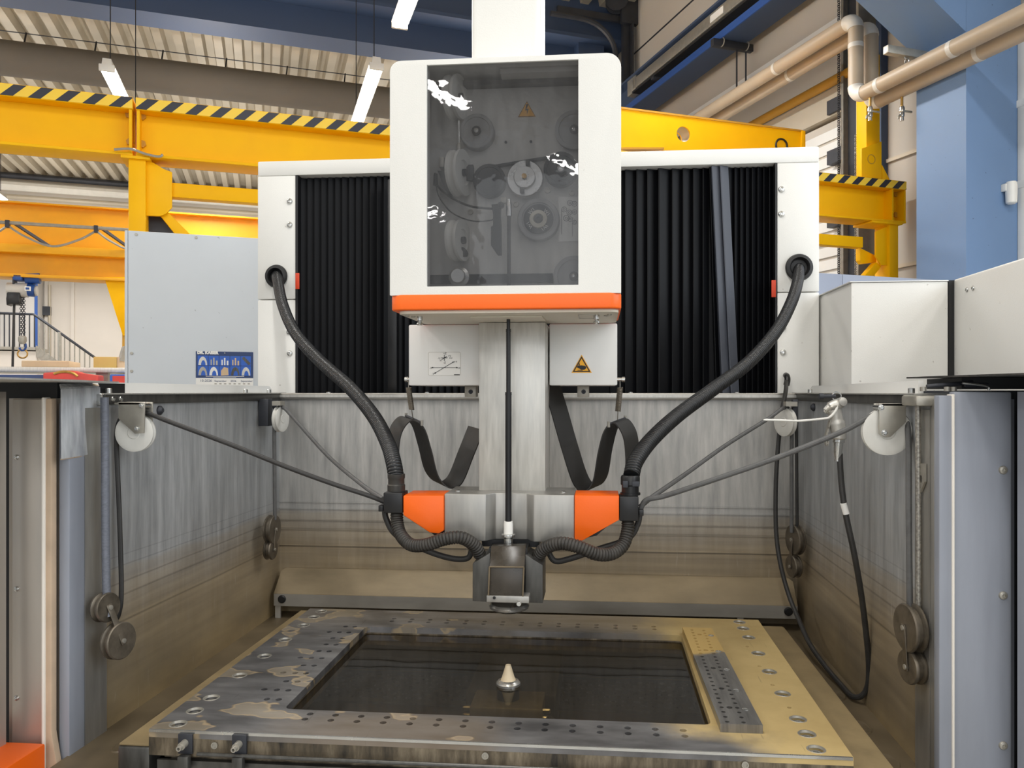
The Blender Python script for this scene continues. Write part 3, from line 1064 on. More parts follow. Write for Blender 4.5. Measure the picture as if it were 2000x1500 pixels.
for x, y in ((hx0 + .03, HY + .055), (hx0 + .022, HY + .04), (hx1 - .02, HY + .05), (hx1 - .026, HY + .065)):
    MB().lathe([(.0045, 0), (.0045, .002), (.0025, .0025), (.002, .0008), (0, .0008)], (x, y, hz0 - .006), (0, 0, -1), 12).make('underside_screw', 'zinc', head)
pane = MB().box(wx0 + .0005, wx1 - .0005, HY + .004, HY + .0065, wz0 + .0005, wz1 - .0005).make('window_pane', 'window', head)
# the wire drive behind the window
YP = HY + .085
drive = MB().box(wx0 - .02, wx1 + .02, YP, YP + .006, wz0 - .01, wz1 - .014).make('drive_panel', 'panel_int', head)
MB().box(wx0 - .02, wx1 + .02, YP - .02, YP + .03, wz1 - .0135, wz1 - .004).make('cable_tray', 'dark_metal', head)
MB().box(wx0 + .13, wx1 + .01, YP - .05, YP - .021, wz1 - .006, wz1 + .004).make('upper_bracket', 'panel_int', head)
MB().box(wx0 - .02, wx1 + .02, YP + .10, YP + .11, wz1 - .075, wz1 + .002).make('rear_wiring_board', 'dark_metal', head)


def D(u, v, d=.0):
    p = at(u, v, YP - d)
    return Vector((p.x, YP - d, p.z))


def px(n):
    return n / F * YP


def roller(u, v, r, d0, d1, mat, hub=None, name='roller', groove=False):
    c0 = D(u, v, 0)
    c0.y = YP
    rr = px(r)
    pr = [(rr, d0), (rr, d0 + .003), (rr * .93, (d0 + d1) / 2), (rr, d1 - .003), (rr, d1)] if groove else [(rr, d0), (rr, d1 - .0015), (rr - .0015, d1)]
    pr += [(rr * .8, d1), (rr * .78, d1 - .0015), (0, d1 - .0015)]
    o = MB().lathe(pr, c0, (0, -1, 0), 40).make(name, mat, drive)
    if hub:
        hr = px(hub)
        MB().lathe([(hr, d1 - .002), (hr, d1 + .003), (hr * .62, d1 + .003), (hr * .6, d1 + .001), (0, d1 + .001)], c0, (0, -1, 0), 24).make('hub_ring', 'pulley_dark', drive)
        MB().lathe([(hr * .5, d1), (hr * .5, d1 + .004), (hr * .22, d1 + .005), (hr * .2, d1 + .002), (0, d1 + .002)], c0, (0, -1, 0), 16).make('hub_screw', 'chrome', drive)
    return o


roller(934, 263, 34, .0, .022, 'pump_grey', 9, 'guide_roller')
roller(1122, 257, 38, .0, .012, 'pump_grey', 9, 'wire_spool', True)
roller(958, 357, 32, .0, .020, 'pulley_dark', None, 'brake_roller')
roller(1096, 335, 33, .0, .020, 'pulley_dark', 13, 'brake_roller')
roller(1121, 541, 40, .0, .010, 'pump_grey', 9, 'wire_spool', True)
roller(1053, 432, 41, .0, .018, 'pump_grey', None, 'marked_wheel')
c0 = D(1053, 432)
MB().lathe([(px(29), .0165), (px(29), .0190), (px(18), .0190), (px(18), .0165)], c0, (0, -1, 0), 40).make('dark_dial', 'pulley_dark', drive)
MB().lathe([(px(18), .016), (px(17), .022), (px(10), .024), (px(8), .020), (0, .020)], c0, (0, -1, 0), 28).make('wheel_hub', 'cream', drive)
MB().lathe([(px(8), .020), (px(8), .024), (px(3), .025), (px(2.6), .022), (0, .022)], c0, (0, -1, 0), 20).make('hub_screw', 'dark_metal', drive)
for ang in (42, 135, -50, -142):
    # letters read around the dial, tops pointing outward
    a = radians(ang)
    rad = px(20.5)
    cx, cz = c0.x + rad * cos(a), c0.z + rad * sin(a)
    rt = Vector((sin(a), 0, -cos(a)))
    up = Vector((cos(a), 0, sin(a)))
    text('W1', px(9.5), Vector((cx, YP - .0192, cz)) - rt * px(5.5) - up * px(3.2), rt, up, 'paper', drive, 'dial_lettering')
c0 = D(1027, 353)
MB().lathe([(px(36), .010), (px(36), .014), (px(34), .018), (px(21), .018), (px(21), .026), (px(20), .028), (px(5), .028), (px(5), .033), (px(4), .034), (0, .034)], c0, (0, -1, 0), 44).make('capstan_wheel', 'turned', drive)
MB().lathe([(px(5), .028), (px(5), .0345), (0, .035)], c0, (0, -1, 0), 20).make('capstan_pin', 'brass', drive)
for u, v in ((1033, 325), (1022, 378)):
    p = D(u, v)
    MB().box(p.x - px(4), p.x + px(4), YP - .028, YP - .018, p.z - px(5), p.z + px(5)).make('clamp_block', 'black_plastic', drive, bevel=.001)
# belt from the left roller up over the right one
p0, p1 = D(945, 327, .012), D(1092, 303, .012)
MB().strip([p0, p1], (0, .012, 0), .004).make('drive_belt', 'pulley_dark', drive)
# left guide column with tilted white wheels
for u, v, rx, rz in ((897, 338, .010, 44), (895, 470, .010, 40), (890, 190, .010, 42)):
    p = D(u, v, .025)
    MB().lathe([(px(rz), -.011), (px(rz), -.006), (px(rz * .86), 0), (px(rz), .006), (px(rz), .011), (px(rz * .55), .011), (px(rz * .5), .008), (0, .008)], p, (1, -.24, 0), 36).make('tilted_guide_wheel', 'nylon', drive)
    MB().lathe([(px(7), .008), (px(7), .014), (0, .015)], p, (1, -.24, 0), 16).make('guide_axle', 'dark_metal', drive)
p = D(903, 494, .02)
MB().lathe([(px(10), -.01), (px(10), .01), (0, .01)], p, (0, -1, 0), 20).make('rubber_foot', 'pulley_dark', drive)
p0, p1 = D(896, 236, .03), D(897, 296, .03)
MB().tube([p0, p1], [px(2.5), px(2.5)], 10).make('guide_rod', 'chrome', drive)
MB().lathe([(px(2), 0), (px(5), .004), (px(5), .014), (px(3), .018), (0, .018)], D(896, 298, .03), (0, 0, 1), 14).make('rod_end', 'zinc', drive)
MB().box(D(863, 320).x, D(873, 320).x, YP - .03, YP, D(863, 335).z, D(863, 316).z).make('sensor_barrel', 'zinc', drive, bevel=.001)
p0, p1, p2 = D(877, 297, .035), D(876, 340, .035), D(869, 341, .035)
MB().tube([p0, p1, p2], .0007, 6).make('wire_hook', 'chrome', drive)
MB().box(D(911, 325).x, D(926, 325).x, YP - .012, YP, D(911, 356).z, D(911, 325).z).make('sensor_block', 'dark_metal', drive, bevel=.001)
MB().prism([(D(861, 340).x, D(861, 342).z), (D(882, 340).x, D(882, 342).z), (D(884, 385).x, D(884, 388).z), (D(876, 380).x, D(876, 380).z)], 'y', YP - .03, YP).make('arm_bracket', 'pulley_dark', drive)
MB().tube(smooth([D(850, 338, .03), D(853, 360, .03), D(880, 385, .03), D(920, 403, .03), D(965, 408, .03)], 8), px(2.2), 8).make('signal_cable', 'black_rubber', drive)
MB().tube(smooth([D(852, 362, .03), D(858, 385, .03), D(882, 415, .02), D(920, 431, .02), D(955, 431, .02), D(968, 425, .03)], 8), px(1.3), 8).make('signal_cable', 'black_rubber', drive)
MB().lathe([(px(5), 0), (px(4), px(22)), (0, px(24))], D(851, 362, .03), (0, 0, 1), 10).make('cable_boot', 'black_rubber', drive)
poly = [(966, 410), (984, 408), (982, 428), (984, 450), (984, 505), (977, 505), (965, 488), (965, 452), (969, 450), (969, 428)]
MB().prism([(D(u, v).x, D(u, v).z) for u, v in poly], 'y', YP - .045, YP - .028).make('wire_feed_arm', 'black_plastic', drive, bevel=.001)
MB().tube([D(994, 420, .04), D(994, 570, .04)], px(3.6), 12).make('feed_tube', 'black_plastic', drive)
MB().lathe([(px(5.5), -px(10)), (px(5.5), px(12)), (px(4), px(16)), (px(4), px(22)), (0, px(22))], D(994, 412, .04), (0, 0, 1), 16).make('tube_clamp', 'chrome', drive)
MB().lathe([(px(6), 0), (px(6), .008), (px(2), .009), (0, .006)], D(979, 402, .045), (0, -1, 0), 16).make('arm_knob', 'black_plastic', drive)
MB().box(D(984, 400).x, D(994, 400).x, YP - .045, YP - .036, D(984, 408).z, D(984, 397).z).make('clamp_bar', 'zinc', drive, bevel=.001)
MB().box(wx0 - .01, D(1080, 540).x, YP - .012, YP, D(900, 555).z, D(900, 538).z).make('wiper_strip', 'pulley_dark', drive)
c0 = D(897, 541, .012)
MB().lathe([(px(20), 0), (px(20), .004), (px(14), .006), (px(14), .016), (px(13), .018), (0, .018)], c0, (0, -1, 0), 36).make('knurled_knob', 'turned', drive)
for u, v in ((988, 278), (1037, 277)):
    MB().lathe([(px(2.6), 0), (px(2.6), .002), (px(1.2), .002), (0, .0005)], D(u, v), (0, -1, 0), 12).make('panel_screw', 'dark_metal', drive)
for u, v in ((919, 414), (1008, 399), (1070, 372), (1117, 377), (1067, 317)):
    MB().lathe([(px(6), 0), (px(5.5), .003), (px(3.2), .003), (px(3), .001), (0, .001)], D(u, v), (0, -1, 0), 18).make('panel_bushing', 'zinc', drive)
# belt diagram plate
p0, p1 = D(1091, 472), D(1132, 384)
dg_ = MB().box(p0.x, p1.x, YP - .0012, YP, p0.z, p1.z).make('threading_diagram', 'steel_light', drive)
for u, v, r in ((1102, 409, 5), (1112, 415, 5), (1122, 414, 4.5), (1106, 426, 5.5), (1114, 428, 4.5), (1122, 434, 4), (1113, 396, 5), (1122, 398, 5)):
    b = MB()
    p = D(u, v, .0016)
    b.torus(p, (0, -1, 0), px(r), px(.45), 18, 4)
    b.torus(p, (0, -1, 0), px(r * .4), px(.4), 12, 4)
    b.make('diagram_circle', 'ink', drive)
for u, v0, v1 in ((1097, 410, 458), (1118, 434, 462)):
    MB().box(D(u, v0).x - px(.4), D(u, v0).x + px(.4), YP - .0018, YP - .0012, D(u, v1).z, D(u, v0).z).make('diagram_line', 'ink', drive)


def tri_sign(c, h, y, parent, name, deep=.0006, fill='sticker_yellow', border=True):
    """warning triangle: yellow sheet, black outline"""
    w_ = h * 1.13
    A = [(c.x - w_ / 2, c.z - h / 2), (c.x + w_ / 2, c.z - h / 2), (c.x, c.z + h / 2)]
    o = MB().prism(A, 'y', y - deep, y).make(name, fill, parent)
    cen = (c.x, c.z - h / 6)
    k1, k2 = (.88, .70) if border else (.97, .9)
    S = lambda k: [(cen[0] + (a - cen[0]) * k, cen[1] + (b_ - cen[1]) * k) for a, b_ in A]
    MB().plate(S(k1), [S(k2)], 'y', y - deep * 1.8, y - deep).make('sign_outline', 'ink', parent)
    return o


p = D(1029, 213)
tri_sign(p, px(31), YP, drive, 'voltage_sign', border=False)
bolt = [(1028, 204), (1032, 204), (1028.5, 213), (1032.5, 213), (1029, 224), (1029.6, 216), (1026, 216)]
MB().prism([(D(u, v).x, D(u, v).z) for u, v in bolt], 'y', YP - .0014, YP - .0006).make('lightning_symbol', 'ink', drive)

# ---------------- neck above the head
MB_n = MB().prism(rrect(-.245, -.112, 1.47, 1.60, .012, 5), 'z', hz1 - .002, 1.25)
tag(MB_n.make('head_neck', 'white', None, label=None), 'white square sheet-metal neck rising from the top of the head box', 'neck')

# ---------------- lower housing with the two white covers
low = thing('quill_housing', 'white lower housing with axis sticker and hand warning, split by the steel quill', 'housing', (-.187, 1.75, .013))
LY = 1.64
MB().box(-.408, -.2465, LY, LY + .18, .013, hz0 - .006).make('housing_cover', 'white_plain', low, bevel=.003)
MB().box(-.1065, .0355, LY, LY + .18, .013, hz0 - .006).make('housing_cover', 'white_plain', low, bevel=.003)
MB().box(-.2465, -.1065, LY + .06, LY + .08, .013, hz0 - .006).make('slot_back', 'black_plastic', low)
for u, v, s in ((921, 758, 1), (1140, 759, 1)):
    p = at(u, v, LY + .1)
    MB().box(p.x - .014, p.x + .012, LY + .09, LY + .12, -.012, .0128).make('slide_block', 'zinc', low, bevel=.001)
    MB().lathe([(.005, 0), (.005, .003), (.0025, .003), (.002, .001), (0, .001)], (p.x, LY + .09, .0), (0, -1, 0), 14).make('slide_screw', 'dark_metal', low)
for u, v in ((1213, 741), (798, 741)):
    p = at(u, v, LY + .03)
    s = 1 if u > 1000 else -1
    MB().lathe([(.004, -.012), (.004, .002), (.006, .002), (.006, .008), (0, .008)], (p.x, LY + .03, p.z), (s, 0, 0), 12).make('spring_pin', 'chrome', low)
# sticker with the machine axes
p = lambda u, v: at(u, v, LY)
q0, q1 = p(836, 734), p(900, 687)
st = MB().prism(rrect(q0.x, q1.x, q0.z, q1.z, .003), 'y', LY - .0006, LY).make('axis_sticker', 'paper', low)
MB().plate(rrect(q0.x + .0006, q1.x - .0006, q0.z + .0006, q1.z - .0006, .003), [rrect(q0.x + .0012, q1.x - .0012, q0.z + .0012, q1.z - .0012, .0026)], 'y', LY - .0009, LY - .0006).make('sticker_outline', 'zinc', low)


def ink_line(u0, v0, u1, v1, w_=.5, arrow=''):
    a, b_ = p(u0, v0), p(u1, v1)
    d = (b_ - a).normalized()
    nrm = Vector((-d.z, 0, d.x)) * (w_ / F * LY)
    MB().prism([(x.x, x.z) for x in (a - nrm, b_ - nrm, b_ + nrm, a + nrm)], 'y', LY - .0012, LY - .0006).make('axis_line', 'ink', low)
    for end, e, s in (('s', a, -1), ('e', b_, 1)):
        if end in arrow:
            k = Vector((-d.z, 0, d.x)) * (1.6 / F * LY)
            t_ = d * s * (4. / F * LY)
            MB().prism([(x.x, x.z) for x in (e - k, e + t_, e + k)], 'y', LY - .0012, LY - .0006).make('arrow_head', 'ink', low)


ink_line(846, 718, 891, 718, .45, 'se')
ink_line(851, 728, 884, 708, .45, 'se')
ink_line(868, 693, 868, 705, .5)
ink_line(862, 699, 874, 699, .5)
ink_line(863, 702, 873, 696, .5)
for s, u, v in (('+Z', 866, 692), ('-Z', 866, 710), ('-U', 855, 701.5), ('+U', 877, 701), ('-V', 858, 706), ('+V', 875, 697), ('-X', 839, 720.5), ('+X', 893, 720.5), ('-Y', 843.5, 732), ('+Y', 887, 708.5)):
    text(s, 5.2 / F * LY, p(u, v) - Vector((0, .0007, 0)), (1, 0, 0), (0, 0, 1), 'ink', low, 'axis_lettering', .0003)
MB().box(p(887, 732).x, p(898, 732).x, LY - .0010, LY - .0006, p(887, 732.6).z, p(887, 731.2).z).make('part_number', 'ink', low)
# hand-crush warning
cc = p(1136, 710.5)
tri_sign(cc, 35. / F * LY, LY, low, 'crush_warning_sign')
hand = [(1127, 716), (1131, 714), (1136, 713.6), (1142, 714.5), (1145, 716.5), (1144.5, 720), (1141, 722), (1135, 722), (1131, 719.5), (1128, 718.5)]
MB().prism([(p(u, v).x, p(u, v).z) for u, v in hand], 'y', LY - .0016, LY - .0006).make('hand_symbol', 'ink', low)
ink_line(1128, 723, 1138, 723.4, .5)
ink_line(1128, 714.6, 1134, 714.2, .5)
ink_line(1131.3, 708.5, 1131.3, 711, .5, 'e')

# ---------------- steel quill and telescopic wire tube
qz = at(1000, 962, 1.62).z
q = MB().box(-.2437, -.1092, 1.56, 1.695, -.212, hz0 - .0095)
tag(q.make('quill', 'steel_light', None, bevel=.0015), 'wide bare steel quill rising from the crosshead into the white housing', 'quill')
tb = thing('wire_tube', 'thin black telescopic wire tube running down in front of the steel quill', 'tube', (-.177, 1.50, -.24))
YT = 1.50
xw = at(993, 800, YT).x
zt = lambda v: at(993, v, YT).z
MB().tube([(xw, YT, hz0 - .004), (xw, YT, zt(644))], .0036, 14).make('upper_tube', 'black_plastic', tb)
MB().tube([(xw, YT, zt(643)), (xw, YT, zt(768))], .0045, 14).make('middle_tube', 'black_plastic', tb)
MB().tube([(xw, YT, zt(767)), (xw, YT, zt(1019))], .0061, 16).make('lower_tube', 'black_plastic', tb)
for v, r in ((644, .0050), (647, .0050), (767, .0066), (770, .0066)):
    MB().lathe([(r, -.001), (r, .001)], (xw, YT, zt(v)), (0, 0, 1), 16).make('tube_collar', 'black_plastic', tb)

# ---------------- crosshead carrying the hoses
ch = thing('crosshead', 'horizontal steel crosshead with orange end covers and black hose blocks', 'crosshead', (-.177, 1.57, -.28))
YA = 1.50
za0, za1 = at(1000, 1058, YA).z, at(1000, 963, YA + .02).z
xA = [at(u, 1000, YA).x for u in (868, 948, 965, 1028, 1042, 1122)]
out = [(xA[0], YA), (xA[1], YA), (xA[2], YA + .022), (xA[3], YA + .022), (xA[4], YA), (xA[5], YA), (xA[5], YA + .12), (xA[0], YA + .12)]
MB().prism(out, 'z', za0, za1).make('crosshead_body', 'steel', ch, bevel=.002)
z_ = lambda v: at(1000, v, YA).z
pl = lambda L_: [(at(u, v, YA).x, at(u, v, YA).z) for u, v in L_]
MB().prism(pl([(788, 967), (867.5, 967), (867.5, 1036), (858, 1042), (840, 1040), (788, 1006)]), 'y', YA - .004, YA + .075).make('end_cover', 'orange', ch, bevel=.003)
MB().prism(pl([(1122.5, 967), (1209, 968), (1209, 1015), (1138, 1055), (1124, 1055), (1122.5, 1053)]), 'y', YA - .004, YA + .075).make('end_cover', 'orange', ch, bevel=.003)
MB().prism(pl([(790, 1004), (866, 1030), (866, 1044), (845, 1050)]), 'y', YA + .02, YA + .08).make('cover_gusset', 'black_plastic', ch)
MB().prism(pl([(1126, 1040), (1209, 1012), (1165, 1050), (1128, 1058)]), 'y', YA + .02, YA + .08).make('cover_gusset', 'black_plastic', ch)
xb0, xb1 = at(750, 985, YA).x, at(787.5, 985, YA).x
MB().box(xb0, xb1, YA - .006, YA + .04, z_(1005), z_(964)).make('hose_block', 'black_plastic', ch, bevel=.0025)
xc0, xc1 = at(1209.5, 985, YA).x, at(1247, 985, YA).x
MB().box(xc0, xc1, YA - .006, YA + .04, z_(1014), z_(966)).make('hose_block', 'black_plastic', ch, bevel=.0025)
for u, v, s in ((746, 992, -1), (1252, 1000, 1)):
    q_ = at(u, v, YA + .01)
    MB().box(q_.x - .0045, q_.x + .0045, YA, YA + .022, q_.z - .006, q_.z + .006).make('cord_clamp', 'black_plastic', ch, bevel=.001)
for u in (894, 1100):
    q_ = at(u, 962, YA + .035)
    MB().lathe([(.0055, za1 - .001), (.0055, za1 + .002), (.0035, za1 + .0035), (0, za1 + .0038)], (q_.x, YA + .035, 0), (0, 0, 1), 14).make('top_screw', 'chrome', ch)
MB().box(xA[1] - .01, xA[4] + .01, YA + .02, YA + .1, za0 - .014, za0).make('lower_plate', 'black_plastic', ch)

# ---------------- upper wire guide
ug = thing('upper_wire_guide', 'dirty wire guide head with smoky plastic front and steel dish hanging above the table opening', 'nozzle', (-.175, 1.46, -.42))
YG = 1.45
g = lambda L_, Y=YG: [(at(u, v, Y).x, at(u, v, Y).z) for u, v in L_]
MB().prism(g([(923, 1101), (957, 1080), (958, 1176), (923, 1174)], 1.46), 'y', 1.46, 1.54).make('side_cheek', 'steel_dark', ug, bevel=.001)
MB().prism(g([(1026, 1083), (1060, 1104), (1060, 1178), (1026, 1177)], 1.46), 'y', 1.46, 1.54).make('side_cheek', 'steel_dark', ug, bevel=.001)
MB().prism(g([(955, 1070), (1030, 1070), (1030, 1168), (955, 1168)], 1.47), 'y', 1.468, 1.56).make('guide_core', 'black_plastic', ug)
fr_ = [at(u, v, 1.458) for u, v in ((959, 1068), (1027, 1066))]
A = [at(959, 1067, 1.47), at(1027, 1065, 1.47), at(1024, 1108, 1.44), at(956, 1106, 1.44), at(954, 1163, 1.435), at(1021, 1165, 1.435)]
b = MB()
for quad in ((0, 1, 2, 3), (3, 2, 5, 4)):
    P_ = [A[i] for i in quad]
    b.loft(P_, [Vector((x.x, x.y + .02, x.z)) for x in P_])
b.make('splash_window', 'amber_plastic', ug, bevel=.0012)
for (a0, a1) in (((956, 1107), (954, 1163)), ((1023, 1108), (1021, 1165))):
    MB().tube([at(a0[0], a0[1], 1.438), at(a1[0], a1[1], 1.433)], .0016, 8).make('window_edge_bead', 'residue_dark', ug)
MB().tube([at(956, 1107, 1.438), at(1023, 1108, 1.438)], .0016, 8).make('window_edge_bead', 'residue_dark', ug)
q0_, q1_ = at(950, 1177, 1.43), at(1033, 1161, 1.43)
MB().box(q0_.x, q1_.x, 1.432, 1.53, q0_.z, q0_.z + .0125).make('base_plate', 'steel', ug, bevel=.001)
MB().lathe([(.0028, 0), (.0028, .0014), (.0012, .0014), (0, .0002)], (at(965, 1168, 1.43).x, 1.432, at(965, 1168, 1.43).z), (0, -1, 0), 12).make('plate_screw', 'ink', ug)
kq = at(1014, 1178, 1.428)
MB().lathe([(.0048, -.006), (.0048, .005), (.0040, .0062), (0, .0062)], kq, (0, -1, 0), 18).make('clamp_knob', 'chrome', ug)
dz = at(994, 1180, 1.47)
MB().lathe([(.034, dz.z + .001), (.0385, dz.z - .003), (.0375, dz.z - .007), (.028, dz.z - .0125), (.012, dz.z - .016), (0, dz.z - .0165)], (at(994, 1180, 1.47).x, 1.475, 0), (0, 0, 1), 36).make('nozzle_dish', 'turned', ug)
MB().lathe([(.0092, zt(1066)), (.0092, zt(1051)), (.0078, zt(1050)), (.0078, zt(1047))], (xw, YT, 0), (0, 0, 1), 20).make('tube_socket', 'chrome', ug)
MB().lathe([(.0135, zt(1048)), (.0135, zt(1043)), (.0090, zt(1042))], (xw, YT, 0), (0, 0, 1), 24).make('socket_collar', 'chrome', ug, bevel=.0005)
MB().lathe([(.0090, zt(1042)), (.0090, zt(1024)), (.0082, zt(1018)), (.0070, zt(1018))], (xw, YT, 0), (0, 0, 1), 20).make('tube_sleeve', 'sensor_white', ug)


# ---------------- corrugated hoses
def corrugated(pts, r, label, mat, pitch=.0066, name='corrugated_hose', group=None):
    t_ = thing(name, label, 'hose', pts[0], group)
    path = resample(smooth(pts, 24), pitch / 4)
    rad = [r * (1.0, .985, .86, .985)[i % 4] for i in range(len(path))]
    MB().tube(path, rad, 18).make('hose_body', mat, t_, ang=50)
    return t_


k = lambda u, v, Y: at(u, v, Y)
hl = corrugated([k(541, 536, 2.36), k(543, 552, 2.30), k(553, 598, 2.19), k(578, 652, 2.07), k(625, 705, 1.95), k(683, 757, 1.82), k(729, 812, 1.70), k(757, 865, 1.60), k(769, 905, 1.54), k(774, 935, 1.52)], .0162, 'long black corrugated hose from the left leg grommet down to the left hose block', 'hose_black')
MB().lathe([(.0175, z_(965)), (.0175, z_(952)), (.0160, z_(950)), (.0160, z_(940)), (.0170, z_(938)), (.0170, z_(930))], (at(774, 950, 1.52).x, 1.52, 0), (0, 0, 1), 24).make('hose_coupling', 'hose_dirty', hl)
hr_ = corrugated([k(1561, 522, 2.36), k(1558, 550, 2.29), k(1545, 592, 2.18), k(1515, 648, 2.06), k(1462, 708, 1.94), k(1393, 760, 1.83), k(1325, 810, 1.72), k(1273, 858, 1.62), k(1242, 900, 1.55), k(1233, 930, 1.52)], .0162, 'long black corrugated hose from the right leg grommet down to the right hose block', 'hose_black')
xr_ = at(1231, 945, 1.52).x
MB().lathe([(.0195, z_(966)), (.0195, z_(962)), (.0165, z_(962)), (.0165, z_(948)), (.0185, z_(946)), (.0185, z_(932)), (.0165, z_(928))], (xr_, 1.52, 0), (0, 0, 1), 24).make('hose_coupling', 'black_plastic', hr_)
MB().box(xr_ - .015, xr_ - .005, 1.499, 1.503, z_(950), z_(937)).make('coupling_latch', 'dark_metal', hr_, bevel=.001)
MB().box(xr_ + .003, xr_ + .017, 1.501, 1.505, z_(948), z_(938)).make('coupling_latch', 'dark_metal', hr_, bevel=.001)
corrugated([k(775, 1000, 1.515), k(776, 1022, 1.51), k(783, 1045, 1.495), k(803, 1064, 1.475), k(832, 1064, 1.46), k(868, 1053, 1.455), k(900, 1050, 1.46), k(925, 1064, 1.475), k(938, 1084, 1.49)], .0128, 'short dirty corrugated hose sagging from the left hose block to the guide head', 'hose_dirty', .0058)
corrugated([k(1226, 1010, 1.515), k(1226, 1035, 1.51), k(1217, 1064, 1.495), k(1195, 1081, 1.475), k(1165, 1082, 1.46), k(1130, 1068, 1.455), k(1095, 1061, 1.46), k(1066, 1070, 1.475), k(1050, 1087, 1.49)], .0128, 'short dirty corrugated hose sagging from the right hose block to the guide head', 'hose_dirty', .0058)
tag(MB().tube(smooth([k(752, 990, 1.53), k(754, 1012, 1.53), k(774, 1045, 1.53), k(830, 1074, 1.53), k(880, 1090, 1.53), k(913, 1090, 1.53), k(922, 1072, 1.53)], 10), .0058, 10).make('power_cable', 'rope_dark', None), 'black cable looping under the left short hose into the guide head', 'cable')
tag(MB().tube(smooth([k(1250, 992, 1.53), k(1246, 1022, 1.53), k(1226, 1052, 1.53), k(1170, 1072, 1.53), k(1110, 1092, 1.53), k(1083, 1095, 1.53), k(1069, 1074, 1.53)], 10), .0058, 10).make('power_cable', 'rope_dark', None), 'black cable looping under the right short hose into the guide head', 'cable')

# ---------------- flat ribbon cables with clamps, hung on springs
YS = 1.67
rib = thing('ribbon_cable', 'flat black ribbon cable arching over a spring-hung clamp left of the quill', 'ribbon cable', k(805, 830, YS))
pth = smooth([k(788, 962, YS), k(783, 930, YS), k(779, 880, YS), k(786, 842, YS), k(806, 821, YS), k(828, 836, YS), k(842, 878, YS), k(856, 930, YS), k(878, 953, YS), k(902, 944, YS), k(925, 890, YS), k(945, 840, YS)], 10)
MB().strip(pth, (-.045, .07, .006), .0025).make('ribbon_band', 'rope_dark', rib, ang=60)
c0, c1 = k(824, 826, YS - .004), k(793, 812, YS + .07)
MB().tube([c0, c1], .003, 8).make('ribbon_clamp', 'dark_metal', rib)
for e in (c0, c1):
    MB().lathe([(.003, -.006), (.003, .006), (0, .006)], e, (0, 0, 1), 8).make('clamp_bolt', 'zinc', rib)
rib2 = thing('ribbon_cable', 'flat black ribbon cable arching over a spring-hung clamp right of the quill', 'ribbon cable', k(1205, 830, YS))
pth = smooth([k(1050, 720, YS), k(1075, 800, YS), k(1098, 880, YS), k(1120, 945, YS), k(1140, 960, YS), k(1158, 940, YS), k(1168, 885, YS), k(1180, 842, YS), k(1198, 826, YS), k(1216, 850, YS), k(1222, 890, YS), k(1221, 935, YS), k(1218, 962, YS)], 10)
MB().strip(pth, (.031, .07, .006), .0025).make('ribbon_band', 'rope_dark', rib2, ang=60)
c0, c1 = k(1189, 829, YS - .004), k(1221, 817, YS + .07)
MB().tube([c0, c1], .003, 8).make('ribbon_clamp', 'dark_metal', rib2)
for e in (c0, c1):
    MB().lathe([(.003, -.006), (.003, .006), (0, .006)], e, (0, 0, 1), 8).make('clamp_bolt', 'zinc', rib2)


def spring(u0, v0, u1, v1, hook, label):
    a, b_ = k(u0, v0, YS), k(u1, v1, YS)
    t_ = thing('tension_spring', label, 'spring', b_)
    n = 150
    d = b_ - a
    pth = []
    rad = .0052
    turns = 20
    for i in range(turns * 8 + 1):
        an = 2 * pi * i / 8
        pth.append(a + d * (i / (turns * 8)) + Vector((rad * cos(an), rad * sin(an), 0)))
    MB().tube(pth, .0013, 5).make('spring_coil', 'worn_pulley', t_)
    h_ = k(*hook, YS + .03)
    MB().tube([b_, b_ + (h_ - b_) * .5, h_], .0009, 6).make('lower_wire', 'zinc', t_)
    e = k(u0, v0 - 14, YS)
    MB().tube([a, e], .0009, 6).make('upper_wire', 'zinc', t_)


spring(798, 757, 804, 800, (807, 820), 'rusty tension spring hanging under the left lower corner of the white housing')
spring(1211, 757, 1207, 803, (1206, 822), 'rusty tension spring hanging under the right lower corner of the white housing')


# ---------------- rope wheels on the tank walls
def rope_wheel(c, r, axis, label, plate=None, Yp=None, bolts=(), name='rope_pulley', grp=None):
    t_ = thing(name, label, 'pulley', c, grp)
    MB().lathe([(0, -.009), (r * .3, -.009), (r * .34, -.0075), (r * .85, -.0085), (r, -.0065), (r, -.004), (r * .9, 0), (r, .004), (r, .0065), (r * .85, .0085), (r * .34, .0075), (r * .3, .009), (0, .009)], c, axis, 40).make('wheel', 'nylon', t_)
    if plate:
        MB().prism([(at(u, v, Yp).x, at(u, v, Yp).z) for u, v in plate], 'y', Yp, Yp + .003).make('bracket_plate', 'zinc', t_, bevel=.0008)
        MB().prism([(at(u, v, Yp).x, at(u, v, Yp).z) for u, v in plate], 'y', Yp + .026, Yp + .029).make('bracket_plate', 'zinc', t_, bevel=.0008)
        for u, v in bolts:
            q_ = at(u, v, Yp)
            MB().lathe([(.0052, -.028), (.0052, .0008), (.004, .0008), (.004, .004), (.0028, .005), (0, .005)], q_, (0, -1, 0), 12).make('axle_bolt', 'chrome', t_)
    return t_


